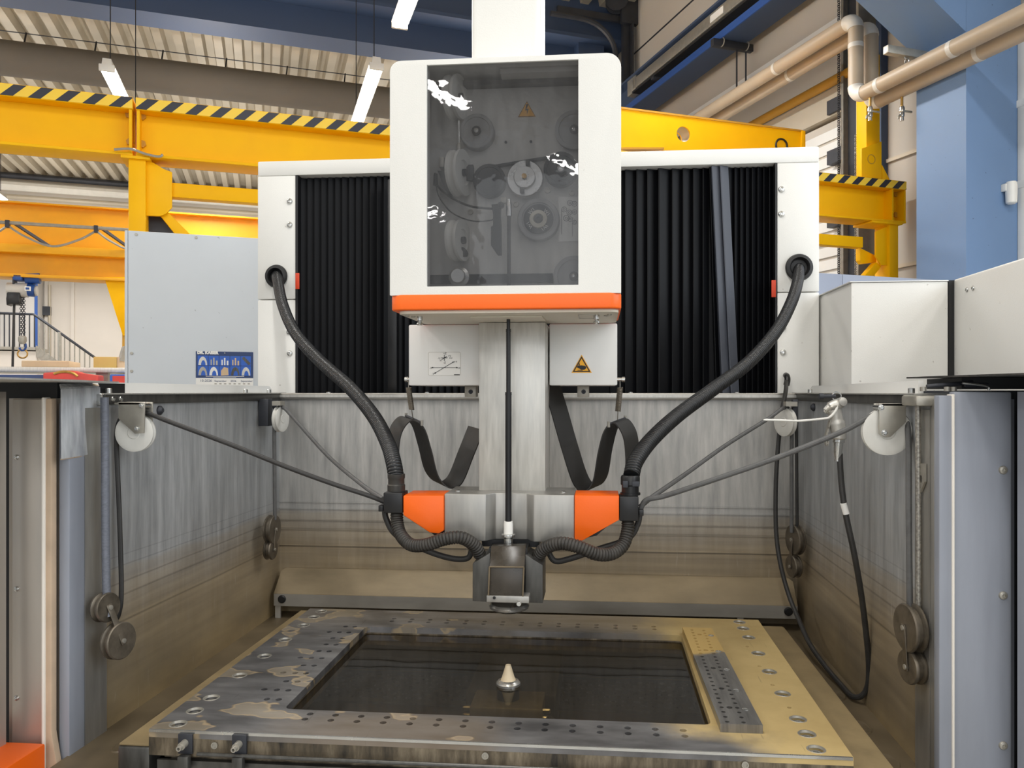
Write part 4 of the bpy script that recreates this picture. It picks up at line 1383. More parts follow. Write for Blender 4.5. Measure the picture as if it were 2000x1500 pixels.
w1 = rope_wheel(at(265, 845, 1.435), .0365, (.10, -1, 0), 'large white rope pulley with zinc bracket under the left rim near the front', [(231, 785), (283, 786), (281, 846), (263, 847), (231, 818)], 1.418, ((277, 792), (268, 837)))
MB().box(at(231, 780, 1.43).x, at(283, 780, 1.43).x, 1.418, 1.447, at(260, 786, 1.43).z - .0005, -.0245).make('bracket_foot', 'zinc', w1)
w2 = rope_wheel(at(1731, 843, 1.435), .0415, (-.06, -1, 0), 'large white rope pulley with zinc bracket under the right rim near the front', [(1717, 788), (1770, 788), (1770, 824), (1740, 853), (1730, 854), (1717, 848)], 1.418, ((1721, 796), (1727, 845)))
MB().box(at(1717, 780, 1.43).x, at(1770, 780, 1.43).x, 1.418, 1.447, at(1740, 788, 1.43).z - .0005, -.0245).make('bracket_foot', 'zinc', w2)
w3 = rope_wheel(at(548, 818, 2.10), .036, (1, -.12, 0), 'small white rope pulley in the left rear corner of the tank')
MB().box(XL + .002, XL + .03, 2.085, 2.115, -.095, -.02).make('corner_bracket', 'dark_metal', w3, bevel=.001)
MB().box(at(540, 787, 2.1).x, at(556, 787, 2.1).x, 2.07, 2.1, -.038, -.026).make('bracket_hood', 'zinc', w3)
w4 = rope_wheel(at(1534, 824, 2.10), .038, (-1, -.5, 0), 'small white rope pulley in the right rear corner of the tank')
MB().box(at(1546, 787, 2.1).x, at(1556, 787, 2.1).x, 2.085, 2.105, -.085, -.02).make('corner_bracket', 'dark_metal', w4, bevel=.001)
MB().box(at(1530, 787, 2.1).x, at(1552, 787, 2.1).x, 2.07, 2.1, -.038, -.026).make('bracket_hood', 'zinc', w4)

# cords: anchor -> loaded pulley below -> rope wheel -> hose block
YW = 1.42
tag(MB().tube(smooth([k(222, 1215, 1.43), k(232, 1198, 1.43), k(237, 1150, 1.43), k(233, 1000, 1.435), k(228, 880, 1.437), k(229, 838, 1.437), k(240, 812, 1.437), k(262, 803, 1.437), k(290, 808, 1.437), k(340, 827, 1.44), k(450, 868, 1.455), k(560, 912, 1.47), k(650, 945, 1.49), k(720, 968, 1.505), k(750, 980, 1.515)], 8), .0046, 10).make('feed_cord', 'rope_dark', None), 'long dark grey cord from the near left pulley to the left hose block', 'cord')
tag(MB().tube(smooth([k(537, 1015, 2.09), k(536, 900, 2.09), k(536, 830, 2.09), k(541, 800, 2.10), k(553, 796, 2.09), k(575, 818, 2.06), k(640, 890, 1.9), k(705, 945, 1.68), k(748, 975, 1.525)], 8), .0050, 10).make('feed_cord', 'rope_grey', None), 'grey cord from the rear left pulley slanting down to the left hose block', 'cord')
tag(MB().tube(smooth([k(1777, 1195, 1.385), k(1775, 1000, 1.39), k(1774, 850, 1.42), k(1765, 815, 1.437), k(1735, 800, 1.437), k(1697, 815, 1.44), k(1640, 845, 1.45), k(1520, 893, 1.465), k(1400, 935, 1.48), k(1300, 968, 1.50), k(1262, 977, 1.51), k(1249, 1000, 1.515)], 8), .0050, 10).make('feed_cord', 'rope_grey', None), 'long grey cord from the near right pulley to the right hose block', 'cord')
tag(MB().tube(smooth([k(1546, 1040, 2.11), k(1546, 900, 2.11), k(1546, 830, 2.11), k(1540, 799, 2.10), k(1528, 798, 2.08), k(1500, 818, 2.03), k(1420, 868, 1.88), k(1340, 925, 1.70), k(1275, 970, 1.54), k(1250, 990, 1.525)], 8), .0050, 10).make('feed_cord', 'rope_grey', None), 'grey cord from the rear right pulley slanting down to the right hose block', 'cord')
tag(MB().tube(smooth([k(204, 776, 1.375), k(205, 830, 1.375), k(206, 1000, 1.375), k(207, 1100, 1.375), k(209, 1170, 1.375), k(214, 1205, 1.37)], 6), .0072, 12).make('braided_hose', 'rope_blue', None), 'blue-grey braided hose hanging straight down behind the left front post', 'hose')
tag(MB().tube([k(1793, 790, 1.375), k(1793, 830, 1.375), k(1794, 1000, 1.375), k(1794, 1180, 1.375), k(1793, 1232, 1.375)], .0044, 10).make('braided_hose', 'braid', None), 'braided steel hose hanging along the right front post', 'hose')
tag(MB().tube([k(1557, 1058, 2.12), k(1556, 900, 2.12), k(1555, 780, 2.12)], .0042, 10).make('weight_cord', 'rope_dark', None), 'dark cord hanging straight down in the right rear corner', 'cord')


def weight(c1, r1, ax1, c2, r2, ax2, label, strap, wdt=.010):
    t_ = thing('double_pulley_weight', label, 'pulley', c2)
    for c_, r, ax in ((c1, r1, ax1), (c2, r2, ax2)):
        MB().lathe([(0, -wdt), (r * .95, -wdt), (r, -wdt * .8), (r, -wdt * .55), (r * .84, -wdt * .3), (r * .84, wdt * .3), (r, wdt * .55), (r, wdt * .8), (r * .95, wdt), (0, wdt)], c_, ax, 32).make('pulley_disc', 'worn_pulley', t_)
    a1, a2 = Vector(ax1).normalized() * (wdt + .002), Vector(ax2).normalized() * (wdt + .002)
    p1, p2 = Vector(c1) + a1, Vector(c2) + a2
    d = (p2 - p1).normalized()
    sd = d.cross(Vector(ax1)).normalized()
    MB().obox((p1 + p2) / 2, d, sd, Vector(ax1), (p2 - p1).length / 2 + .006, .006, .0012).make('link_strap', 'worn_pulley', t_, bevel=.001)
    for q_ in (p1, p2):
        MB().lathe([(.0045, -.002), (.0045, .003), (0, .004)], q_, ax1, 12).make('strap_bolt', 'zinc', t_)


weight(k(205, 1186, 1.37), .027, (1, -.22, .05), k(231, 1251, 1.38), .034, (1, -.22, .05), 'worn steel double pulley hanging on the near left cord', None)
weight(k(1779, 1226, 1.375), .0405, (-1, -.12, 0), k(1783, 1302, 1.375), .029, (-1, -.2, 0), 'worn steel double pulley hanging near the right front post', None, .011)
weight(k(531, 1034, 2.09), .040, (1, 0, 0), k(528, 1073, 2.085), .028, (1, 0, 0), 'grey steel double pulley hanging in the left rear corner', None)
weight(k(1554, 1054, 2.12), .040, (-1, -.25, 0), k(1551, 1106, 2.12), .030, (-1, -.25, 0), 'grey steel double pulley hanging in the right rear corner', None)

# ---------------- rinsing gun and its hose
gun = thing('rinsing_gun', 'worn metal rinsing gun hung on a bolt under the right rim', 'spray gun', k(1634, 840, 1.62))
G = lambda u, v, d=0: at(u, v, 1.62 + d)
MB().tube(smooth([G(1629, 800), G(1634, 825), G(1638, 845), G(1638, 858)], 6), [.0135] * 6 + [.0155] * 6 + [.0145] * 6 + [.0125], 16).make('grip', 'steel_light', gun)
MB().tube(smooth([G(1644, 786), G(1634, 790), G(1620, 797), G(1613, 806)], 6), [.0105] * 5 + [.0115] * 7 + [.0085] * 5 + [.006, .006], 16).make('gun_head', 'steel_light', gun)
MB().lathe([(.0085, -.006), (.0095, 0), (.0085, .006), (0, .008)], G(1644, 785, -.006), (.3, -1, .1), 18).make('head_cap', 'steel_light', gun)
MB().tube(smooth([G(1612, 806, -.004), G(1617, 800, -.008), G(1626, 795, -.012), G(1638, 793, -.012)], 6), .0028, 8).make('trigger_pivot', 'zinc', gun)
MB().strip(smooth([G(1624, 818, -.006), G(1619, 835, -.006), G(1614, 855, -.006), G(1616, 870, -.006), G(1619, 862, -.006)], 6), (0, .012, 0), .003).make('trigger_lever', 'zinc', gun)
MB().tube(smooth([G(1636, 792, -.012), G(1631, 804, -.014), G(1620, 815, -.014), G(1606, 818, -.014), G(1560, 822, -.02), G(1525, 821, -.03), G(1491, 820, -.04)], 8), [.0026] * 16 + [.0022] * 32 + [.0008], 8).make('lance_pipe', 'sensor_white', gun)
MB().torus(G(1634, 774), (0, 1, 0), .0085, .0016, 20, 6).make('hanging_ring', 'chrome', gun)
MB().lathe([(.0115, 0), (.0115, -.008), (.0095, -.009), (.0085, -.030), (.006, -.040), (.006, -.046)], G(1638, 856), (.06, 0, 1), 18).make('hose_ferrule', 'chrome', gun)
MB().lathe([(.0122, .0), (.0122, .007)], G(1638, 853), (.06, 0, 1), 18).make('brass_nut', 'brass', gun)
MB().lathe([(.004, -.012), (.004, .012), (.006, .012), (.006, .02), (0, .02)], G(1620, 774, .0), (-1, 0, 0), 12).make('hanger_bolt', 'dark_metal', gun)
hose = thing('rinsing_hose', 'black rubber hose from the rinsing gun looping to the trough and up the rear corner', 'hose', k(1670, 1363, 1.66))
MB().tube(smooth([k(1640, 886, 1.62), k(1643, 940, 1.61), k(1651, 1000, 1.60), k(1668, 1080, 1.60), k(1682, 1160, 1.62), k(1692, 1240, 1.635), k(1697, 1300, 1.65), k(1695, 1338, 1.66), k(1683, 1359, 1.67), k(1665, 1360, 1.69), k(1645, 1340, 1.75), k(1612, 1301, 1.84), k(1582, 1258, 1.93), k(1560, 1210, 2.02), k(1540, 1160, 2.08), k(1524, 1100, 2.11), k(1516, 1040, 2.13), k(1515, 960, 2.14), k(1519, 880, 2.15), k(1526, 810, 2.17), k(1534, 768, 2.2), k(1536, 745, 2.30)], 8), .0058, 10).make('hose_body', 'rope_dark', hose)
a_, b_ = k(1647, 983, 1.5985), k(1653, 1004, 1.5985)
MB().tube([a_, b_], .0064, 12).make('white_tag', 'paper', hose)
MB().tube(smooth([k(1535, 733, 2.34), k(1537, 735, 2.315), k(1538, 742, 2.305), k(1536, 752, 2.30)], 6), .0085, 12).make('elbow_fitting', 'black_plastic', hose)

# ---------------- clear plastic guard on the left post, door tracks and doors
cs = thing('clear_splash_guard', 'cloudy clear plastic guard hung over the top of the left front post', 'guard', k(155, 830, 1.3))
A0, A1 = at(118, 760, 1.285), at(193, 756, 1.40)
B0, B1 = at(119, 897, 1.285), at(194, 884, 1.40)
b = MB()
nrm = Vector((.0025, .0008, 0))
b.loft([A0, A1, B1, B0], [x + nrm for x in (A0, A1, B1, B0)])
b.make('guard_sheet', 'clear_sheet', cs, bevel=.0006)
C0, C1 = at(116, 752, 1.30), at(190, 750, 1.42)
b = MB()
b.loft([A0, A1, C1, C0], [x + Vector((.001, 0, .0022)) for x in (A0, A1, C1, C0)])
b.make('guard_fold', 'clear_sheet', cs)
MB().tube([B0, (B0 + B1) / 2 + Vector((0, 0, -.001)), B1], .0014, 6).make('guard_edge', 'seal', cs)

dl = thing('door_track', 'thin dark steel door track plate over the left front post', 'door track', (-1.0, 1.2, .012))
MB().prism([(-1.45, .80), (-.74, .80), (-.83, 1.18), (-.905, 1.40), (-1.45, 1.40)], 'z', .0165, .0190).make('track_plate', 'steel_light', dl)
MB().box(-1.45, -.97, 1.32, 1.52, -.0115, .0165).make('track_gap_block', 'black_plastic', dl)  # black block standing in for the dark band under the track plate
MB().box(-1.02, -.985, 1.33, 1.50, .000, .0125).make('track_gap_bar', 'black_plastic', dl)  # black bar darkening the gap between plate and rim
dr = thing('door_track', 'thin dark steel door track plate with folding arm over the right front post', 'door track', (.7, 1.3, .012))
MB().prism([(.545, 1.45), (.60, 1.05), (1.2, .75), (1.2, 1.45)], 'z', .0235, .0262).make('track_plate', 'steel_dark', dr)
MB().box(.60, 1.2, 1.36, 1.50, .0045, .0232).make('track_gap_block', 'black_plastic', dr)  # black block standing in for the dark recess under this plate
for (u0, v0, u1, v1, Y) in ((1810, 755, 1900, 747, 1.34), (1885, 752, 1930, 752, 1.32)):
    a, b_ = at(u0, v0, Y), at(u1, v1, Y)
    MB().tube([a, b_], .0035, 8).make('track_arm', 'dark_metal', dr)
MB().tube(smooth([at(1880, 748, 1.31), at(1915, 752, 1.31), at(1930, 756, 1.31), at(1931, 762, 1.31)], 6), .0022, 8).make('pull_wire', 'chrome', dr)
for u in (1803, 1850, 1862):
    p_ = at(u, 757, 1.33)
    MB().lathe([(.005, 0), (.005, .007), (0, .008)], (p_.x, 1.33, p_.z - .006), (0, 0, 1), 12).make('track_bolt', 'zinc', dr)
for u, nm, mat_ in ((12, 'curved steel tank door edge standing left of the left front post', 'post_warm'), (1987, 'curved steel tank door edge standing right of the right front post', 'post_blue')):
    p_ = at(u, 1000, 1.27)
    sg = -1 if u < 1000 else 1
    pth = [(p_.x + sg * (.35 - .35 * cos(a)) - (0 if sg > 0 else 0), 1.27 - .32 * sin(a)) for a in [radians(10 * i) for i in range(8)]]
    b = MB()
    fr = [Vector((x, y, -1.2)) for x, y in pth] + [Vector((x + sg * .012, y + .004, -1.2)) for x, y in reversed(pth)]
    b.loft(fr, [Vector((x.x, x.y, .0)) for x in fr])
    tag(b.make('tank_door', mat_, None, ang=40), nm, 'door')
ob_ = MB().box(-1.12, -.962, 1.10, 1.28, -1.3, -.612)
tag(ob_.make('base_cover', 'orange', None, bevel=.004), 'orange machine base cover at the foot of the left front post', 'cover')

# ---------------- white side cabinets of the machine at the right
sc1 = thing('side_cabinet', 'white flat-fronted machine cabinet between the column and the tall slanted panel', 'cabinet', (.77, 2.2, -1.5))
MB().prism([(.6445, 2.348), (.6445, 2.079), (.884, 2.079), (.884, 2.60), (.6445, 2.60)], 'z', -1.5, .2815).make('cabinet_body', 'white', sc1, bevel=.003)
MB().box(.640, .8845, 2.0765, 2.62, .2815, .2845).make('cabinet_lid', 'white_plain', sc1, bevel=.001)
sc2 = thing('side_cabinet', 'tall white machine side panel with two screws at the right picture edge', 'cabinet', (1.1, 1.8, -1.5))
MB().box(.8985, 1.5, .9, 2.085, -1.5, .2865).make('panel_body', 'white', sc2, bevel=.006, segs=3)
MB().box(.8845, .899, 2.078, 2.098, -1.5, .284).make('gap_shade_strip', 'black_plastic', sc2)  # black strip painting the dark gap between the two cabinets
for u, v in ((1889, 566), (1901, 563)):
    p_ = atX(u, v, .8985)
    screw(p_, (-1, 0, 0), .006, sc2, 'panel_screw')

# =====================================================================================================
# THE HALL (axes: s right along the cross wall, q deep along the right wall)
# =====================================================================================================
SW = 4.0                                # right wall plane
ZCEIL = 4.4
QF = hz(0, 342, ZCEIL).y                # far wall plane
HB = lambda: MB(True)

structure(HB().box(-18, SW + .3, -9, QF + .3, -1.55, -1.5).make('floor', 'floor'))
# trapezoidal roof sheet, ribs along the hall
b = HB()
pitch, x = .235, -18.0
prof = []
while x < SW + .2:
    prof += [(x, ZCEIL), (x + pitch * .42, ZCEIL), (x + pitch * .52, ZCEIL + .11), (x + pitch * .9, ZCEIL + .11)]
    x += pitch
n = len(prof)
qa, qb = -9.0, QF + .3
for q_ in (qa, qb):
    b.v += [Vector((p_[0], q_, p_[1])) for p_ in prof]
b.f = [(i, i + 1, n + i + 1, n + i) for i in range(n - 1)]
structure(b.make('ceiling', 'sheet', recalc=False, ang=10))

# far wall with piers
wr = structure(HB().box(-18, SW + .3, QF, QF + .25, -1.5, ZCEIL + .12).make('wall_rear', 'wall_white'))
for u in (92, 143):
    p_ = hq(u, 600, QF)
    HB().box(p_.x - .03, p_.x + .03, QF - .05, QF + .01, -1.5, ZCEIL - .9).make('wall_pier', 'wall_white', wr)
p0 = hq(0, 362, QF - .3)
for dz, r, mt in ((0, .10, 'lamp_body'), (-.22, .05, 'sheet'), (.2, .06, 'dark_metal')):
    HB().tube([(-12, QF - .35, p0.z + dz), (SW, QF - .35, p0.z + dz)], r, 10).make('wall_pipe', mt, wr)
for u in (37, 75, 140):
    p_ = hq(u, 385, QF)
    HB().box(p_.x - .012, p_.x + .012, QF - .004, QF + .01, p0.z - 1.1, p0.z - .3).make('panel_joint', 'dark_metal', wr)
HB().tube([(hq(92, 600, QF).x + .06, QF - .08, 2.2), (hq(92, 600, QF).x + .06, QF - .08, .42), (hq(100, 690, QF).x, QF - .08, .30), (3., QF - .08, .28)], .03, 8).make('wall_conduit', 'sheet', wr)
p_ = hq(92, 608, QF)
HB().box(p_.x - .08, p_.x + .08, QF - .12, QF, p_.z - .09, p_.z + .09).make('wall_switch', 'dark_metal', wr)
# grey partition with blue corner post at the far left
d0 = hq(70, 600, QF - .6)
part_ = HB().box(-18, d0.x, QF - .6, QF - .02, -1.5, 2.4)
structure(part_.make('wall_left', 'wall_grey'))
structure(HB().box(d0.x - .02, d0.x + .03, QF - .612, QF - .59, -1.5, 2.4).make('trim_1', 'blue_run'))

# right wall: upper panels, lower light wall, sectional door
wR = structure(HB().box(SW, SW + .25, 2.0, QF, -1.5, ZCEIL + .12).make('wall_right', 'wall_right'))
for zz in (2.62, 3.30, 3.86):
    HB().box(SW - .006, SW + .002, 2.0, QF, zz - .008, zz + .008).make('panel_joint', 'dark_metal', wR)
for qq, z0, z1 in ((5.55, 3.30, 3.70), (8.2, 2.62, 3.3), (3.9, 3.3, 3.86)):
    HB().box(SW - .005, SW + .002, qq - .006, qq + .006, z0, z1).make('panel_joint', 'dark_metal', wR)
p_ = hs(1750, 310, SW)
HB().box(SW - .02, SW + .002, 2.6, p_.y + .5, p_.z - .012, p_.z + .012).make('panel_joint', 'sheet', wR)
p_ = hs(1760, 520, SW)
HB().box(SW - .02, SW + .002, 2.6, p_.y + .5, p_.z - .012, p_.z + .012).make('panel_joint', 'sheet', wR)

# sectional roller door: narrow ribbed panels beyond the dark guide rail
q0d = hs(1653, 300, SW).y
dz1 = hs(1640, 235, SW - .02).z
dr1 = HB().box(SW - .05, SW + .01, q0d, q0d + 5.2, -1.5, dz1).make('door_1', 'wall_right')
structure(dr1)
zz = dz1 - .05
i = 0
while zz > .3:
    HB().box(SW - .062, SW - .049, q0d + .01, q0d + 5.2, zz - .085, zz - .012).make('door_slat', 'white_plain', dr1)
    zz -= .095
    i += 1
HB().box(SW - .10, SW, q0d - .3, q0d + 5.4, dz1 + .02, dz1 + .22).make('door_header', 'sheet', dr1)
HB().box(SW - .03, SW + .002, q0d, q0d + 5.4, dz1 + .72, dz1 + .76).make('door_header_trim', 'white_plain', dr1)
p_ = hs(1653, 144, SW - .12)
yb_ = thing('yellow_gas_pipe', 'yellow pipe running along the right wall below the beige pipes', 'pipe', (SW - .12, p_.y + 2, p_.z), hall=True)
HB().tube([(SW - .12, p_.y - .05, p_.z), (SW - .12, QF - 2, p_.z)], .035, 14).make('pipe_run', 'yellow_dull', yb_)
for v in (200, 300, 425):
    p_ = hs(1650, v, SW - .08)
    HB().box(SW - .12, SW - .06, p_.y - .02, p_.y + .14, p_.z - .05, p_.z + .05).make('door_hinge', 'dark_metal', dr1)
# guide rail and its chain
rail = thing('door_guide_rail', 'dark vertical steel guide rail with hanging chains beside the ribbed door', 'rail', (SW - .1, q0d - .1, -1.5), hall=True)
qa_, qb_ = hs(1686, 300, SW - .1).y, hs(1656, 300, SW - .1).y
HB().box(SW - .11, SW - .005, qa_, qb_, -1.5, 2.9).make('rail_web', 'dark_metal', rail)
HB().box(SW - .15, SW - .005, qb_ - .012, qb_ + .01, -1.5, 2.9).make('rail_flange', 'zinc', rail)
HB().box(SW - .15, SW - .005, qa_ - .01, qa_ + .012, -1.5, 2.9).make('rail_flange', 'zinc', rail)
qc_, qd_ = hs(1728, 160, SW - .03).y, hs(1718, 160, SW - .03).y
HB().box(SW - .06, SW - .005, qc_, qd_, -1.5, 2.7).make('cover_strip', 'blue_beam', rail)


def chain(x, y, z0, z1, link, mat, parent, hall=True, name='chain'):
    b = MB(hall)
    z, k = z1, 0
    while z > z0:
        ax = (1, 0, 0) if k % 2 else (0, 1, 0)
        b.torus((x, y, z), ax, link * .5, link * .13, 10, 5)
        z -= link * .78
        k += 1
    return b.make(name, mat, parent, recalc=False)


chain(SW - .17, qa_ - .01, .2, 1.75, .02, 'zinc', rail)
chain(SW - .17, qb_ + .01, .2, 2.9, .02, 'dark_metal', rail)

# ---------------- steel portal frames
def portal(qn, wd, name, label, sc_, zk, parts=('column', 'haunch', 'girder'), tip=.7, zg=3.7):
    t_ = thing('portal_frame', label, 'steel frame', (sc_, qn + wd / 2, -1.5), hall=True)
    HB().box(sc_, SW - .002, qn, qn + wd, -1.5, ZCEIL - .05).make('frame_column', name, t_)
    HB().prism([(sc_ + .01, zk), (tip, zg), (tip, ZCEIL - .05), (sc_ + .01, ZCEIL - .05)], 'y', qn, qn + wd).make('frame_haunch', name, t_)
    if 'girder' in parts:
        HB().box(-17, tip + .01, qn, qn + wd * .22, zg + .11, ZCEIL - .03).make('girder_web', name, t_)
        HB().box(-17, tip + .01, qn - .02, qn + wd, zg, zg + .09).make('girder_flange', name, t_)
    return t_


cN = hs(1887, 300, 3.6)
cF = hs(1790, 300, 3.6)
zk = hs(1885, 64, 3.6).z
nf = thing('portal_frame', 'near blue steel column with sloping haunch on the right wall', 'steel frame', (3.6, cN.y, -1.5), hall=True)
HB().box(3.6, SW - .002, cN.y, cF.y, -1.5, ZCEIL - .05).make('frame_column', 'blue_col', nf)
HB().prism([(3.602, zk), (1.2, zk + 1.46), (1.2, ZCEIL - .05), (3.602, ZCEIL - .05)], 'y', cN.y, cF.y).make('frame_haunch', 'blue_col', nf)
HB().box(-17, 1.21, cN.y, cF.y, zk + 1.45, ZCEIL - .05).make('girder_web', 'blue_col', nf)
qg = hz(0, 13, 3.7).y
gf = thing('portal_frame', 'dark blue roof girder running behind the neck of the machine head', 'steel frame', (3.6, qg, -1.5), hall=True)
HB().box(-17, SW - .05, qg - .55, qg - .50, 4.02, ZCEIL + .1).make('girder_web', 'blue_beam', gf)
HB().box(-17, SW - .05, qg - .62, qg, 3.98, 4.02).make('girder_mid_flange', 'blue_beam', gf)
HB().box(-17, SW - .05, qg - .35, qg - .30, 3.72, 3.98).make('girder_front', 'blue_beam', gf)
HB().box(-17, SW - .05, qg - .35, qg, 3.70, 3.72).make('girder_flange', 'blue_beam', gf)
HB().box(hq(1130, 60, qg - .5).x, SW - .3, qg - .5, qg, -1.5, 4.3).make('frame_column', 'blue_beam', gf)
qg2 = hz(0, 300, 3.7).y
gf2 = thing('portal_frame', 'far blue roof girder glimpsed below the striped yellow beam', 'steel frame', (-4, qg2, 3.7), hall=True)
HB().box(-17, SW - .05, qg2 - .45, qg2, 3.70, 3.76).make('girder_flange', 'blue_beam', gf2)
HB().box(-17, SW - .05, qg2 - .25, qg2 - .2, 3.76, ZCEIL).make('girder_web', 'blue_beam', gf2)

# ---------------- fabric air duct under the roof
du = thing('air_duct', 'long grey fabric air duct hung on wire hooks under the roof sheets', 'duct', (-4, hz(0, 110, 3.95).y, 3.7), hall=True)
qd, zd = hz(0, 112, 3.95).y, 3.95
HB().tube([(-15, qd, zd), (3.2, qd, zd)], .205, 24).make('duct_body', 'duct', du)
HB().tube([(-15, qd - .05, zd + .30), (3.2, qd - .05, zd + .30)], .006, 6).make('support_wire', 'dark_metal', du)
for i in range(16):
    s_ = -8.6 + i * .74
    HB().tube([(s_, qd - .05, zd + .31), (s_ - .015, qd - .08, zd + .16)], .010, 6).make('duct_hook', 'ink', du)


# ---------------- ceiling battens in view
def batten(u, v, z, length, label, near=True):
    p_ = hz(u, v, z)
    s, q0 = p_.x, (p_.y if near else p_.y - length)
    t_ = thing('ceiling_batten', label, 'lamp', (s, q0 + length / 2, z), 'lit fluorescent battens under the hall roof', hall=True)
    HB().prism([(s - .035, z + .02), (s + .035, z + .02), (s + .028, z + .075), (s - .028, z + .075)], 'y', q0 + .01, q0 + length - .01).make('lamp_housing', 'lamp_body', t_)
    HB().box(s - .055, s + .055, q0 + .02, q0 + length - .02, z + .012, z + .02).make('lamp_reflector', 'lamp_body', t_)
    for dx in (-.026, .026):
        HB().tube([(s + dx, q0 + .03, z - .008), (s + dx, q0 + length - .03, z - .008)], .0165, 10).make('fluorescent_tube', 'tube', t_)
    for qq in (q0 + .012, q0 + length - .012):
        HB().box(s - .052, s + .052, qq - .012, qq + .012, z - .02, z + .03).make('lamp_end_cap', 'lamp_body', t_, bevel=.005)
    for qq in (q0 + .15, q0 + length - .15):
        HB().tube([(s, qq, z + .07), (s, qq, ZCEIL)], .004, 6).make('hanging_wire', 'ink', t_)
    return t_


batten(208, 133, 2.35, 1.5, 'lit fluorescent batten hanging above the junction of the striped yellow beam')
batten(736, 130, 2.35, 1.5, 'lit fluorescent batten hanging just left of the white head box')
batten(780, 52, 2.35, 1.5, 'lit fluorescent batten cut by the top picture edge left of the head neck', near=False)
batten(8, 392, 2.6, 1.5, 'lit fluorescent batten far back above the rear yellow bridge', near=False)

# ---------------- front yellow crane beam with hazard stripes
QB = 3.95
zt0, zt1, zb0 = hq(0, 161, QB).z, hq(0, 186, QB).z, hq(0, 281, QB).z
se = hq(1770, 380, QB).x
cb = thing('striped_crane_beam', 'long yellow crane beam with black hazard stripes crossing behind the machine', 'crane beam', (0, QB, zb0), hall=True)
sj = hq(262, 240, QB).x
for s0, s1 in ((-9, sj - .006), (sj + .006, se)):
    HB().box(s0, s1, QB, QB + .16, zt1, zt0).make('top_flange', 'yellow', cb, bevel=.002)
    HB().box(s0 + .001, s1 - .001, QB - .003, QB - .0003, zt1 + .003, zt0 - .003).make('hazard_band', 'hazard', cb)
    HB().box(s0, s1, QB + .075, QB + .085, zb0 + .012, zt1).make('beam_web', 'yellow', cb)
    HB().box(s0, s1, QB, QB + .16, zb0, zb0 + .013).make('bottom_flange', 'yellow', cb, bevel=.002)
for s0 in (sj - .022, sj + .010, se - .012, se - .11):
    HB().box(s0, s0 + .012, QB + .004, QB + .156, zb0 + .012, zt1 - .001).make('stiffener_plate', 'yellow', cb)
for u, v in ((253, 225), (255, 278), (278, 228), (278, 282), (1748, 380), (1748, 420)):
    p_ = hq(u, v, QB + .074)
    HB().lathe([(.018, 0), (.018, .014), (0, .014)], (p_.x, QB + .075, p_.z), (0, -1, 0), 6).make('beam_bolt', 'yellow_dull', cb)
HB().tube(smooth([hq(223, 292, QB - .02), hq(255, 291, QB - .02), hq(285, 301, QB - .02), hq(310, 306, QB - .02), hq(318, 302, QB - .02)], 6), .006, 8).make('loose_cable', 'zinc', cb)


def crane_post(u0, u1, u2, vt, label, mirror=False):
    """box post under the beam with a chamfered gusset plate, tie rail and brace"""
    t_ = thing('crane_post', label, 'crane post', (hq(u1, 500, QB).x, QB + .06, -1.5), hall=True)
    a, b_, c = hq(u0, vt, QB).x, hq(u1, vt, QB).x, hq(u2, vt, QB).x
    HB().box(min(a, b_), max(a, b_), QB + .01, QB + .14, -1.5, zb0).make('post_box', 'yellow', t_, bevel=.003)
    HB().box(min(a, c) - .03, max(a, b_) + .02, QB - .005, QB + .165, zb0 - .014, zb0 - .001).make('head_plate', 'yellow', t_, bevel=.002)
    return t_, a, b_, c


cp, a, b_, c = crane_post(250, 284, 336, 330, 'yellow crane post with chamfered gusset beside the grey cabinet')
gp = lambda L_, q: [(hq(u, v, q).x, hq(u, v, q).z) for u, v in L_]
HB().prism(gp([(284, 313), (300, 318), (320, 330), (336, 336), (336, 405), (323, 418), (312, 422), (284, 421)], QB + .03), 'y', QB + .03, QB + .045).make('gusset_plate', 'yellow', cp, bevel=.002)
HB().prism(gp([(284, 313), (300, 318), (320, 330), (336, 336), (336, 405), (323, 418), (312, 422), (284, 421)], QB + .10), 'y', QB + .10, QB + .115).make('gusset_plate', 'yellow', cp, bevel=.002)
tr0 = hq(336, 372, QB + .04)
HB().box(tr0.x - .02, se - .30, QB + .045, QB + .105, hq(336, 385, QB + .05).z, hq(336, 357, QB + .05).z).make('tie_rail', 'yellow', cp, bevel=.003)
HB().prism(gp([(312, 420), (326, 412), (372, 458), (372, 480), (360, 480)], QB + .05), 'y', QB + .05, QB + .10).make('brace', 'yellow', cp, bevel=.002)
HB().prism(gp([(284, 421), (311, 421), (345, 455), (345, 480), (284, 480)], QB + .108), 'y', QB + .108, QB + .114).make('rear_web', 'dark_metal', cp)
cp2, a, b_, c = crane_post(1757, 1740, 1710, 440, 'dull yellow crane post with gusset near the blue column')
HB().prism(gp([(1740, 440), (1735, 441), (1711, 452), (1711, 500), (1722, 518), (1740, 518)], QB + .03), 'y', QB + .03, QB + .045).make('gusset_plate', 'yellow', cp2, bevel=.002)
HB().prism(gp([(1712, 512), (1722, 520), (1690, 560), (1670, 560)], QB + .05), 'y', QB + .05, QB + .10).make('brace', 'yellow', cp2, bevel=.002)
HB().prism(gp([(1680, 484), (1712, 500), (1712, 512), (1685, 515), (1680, 508)], QB + .09), 'y', QB + .09, QB + .13).make('gusset_plate', 'yellow', cp2, bevel=.002)

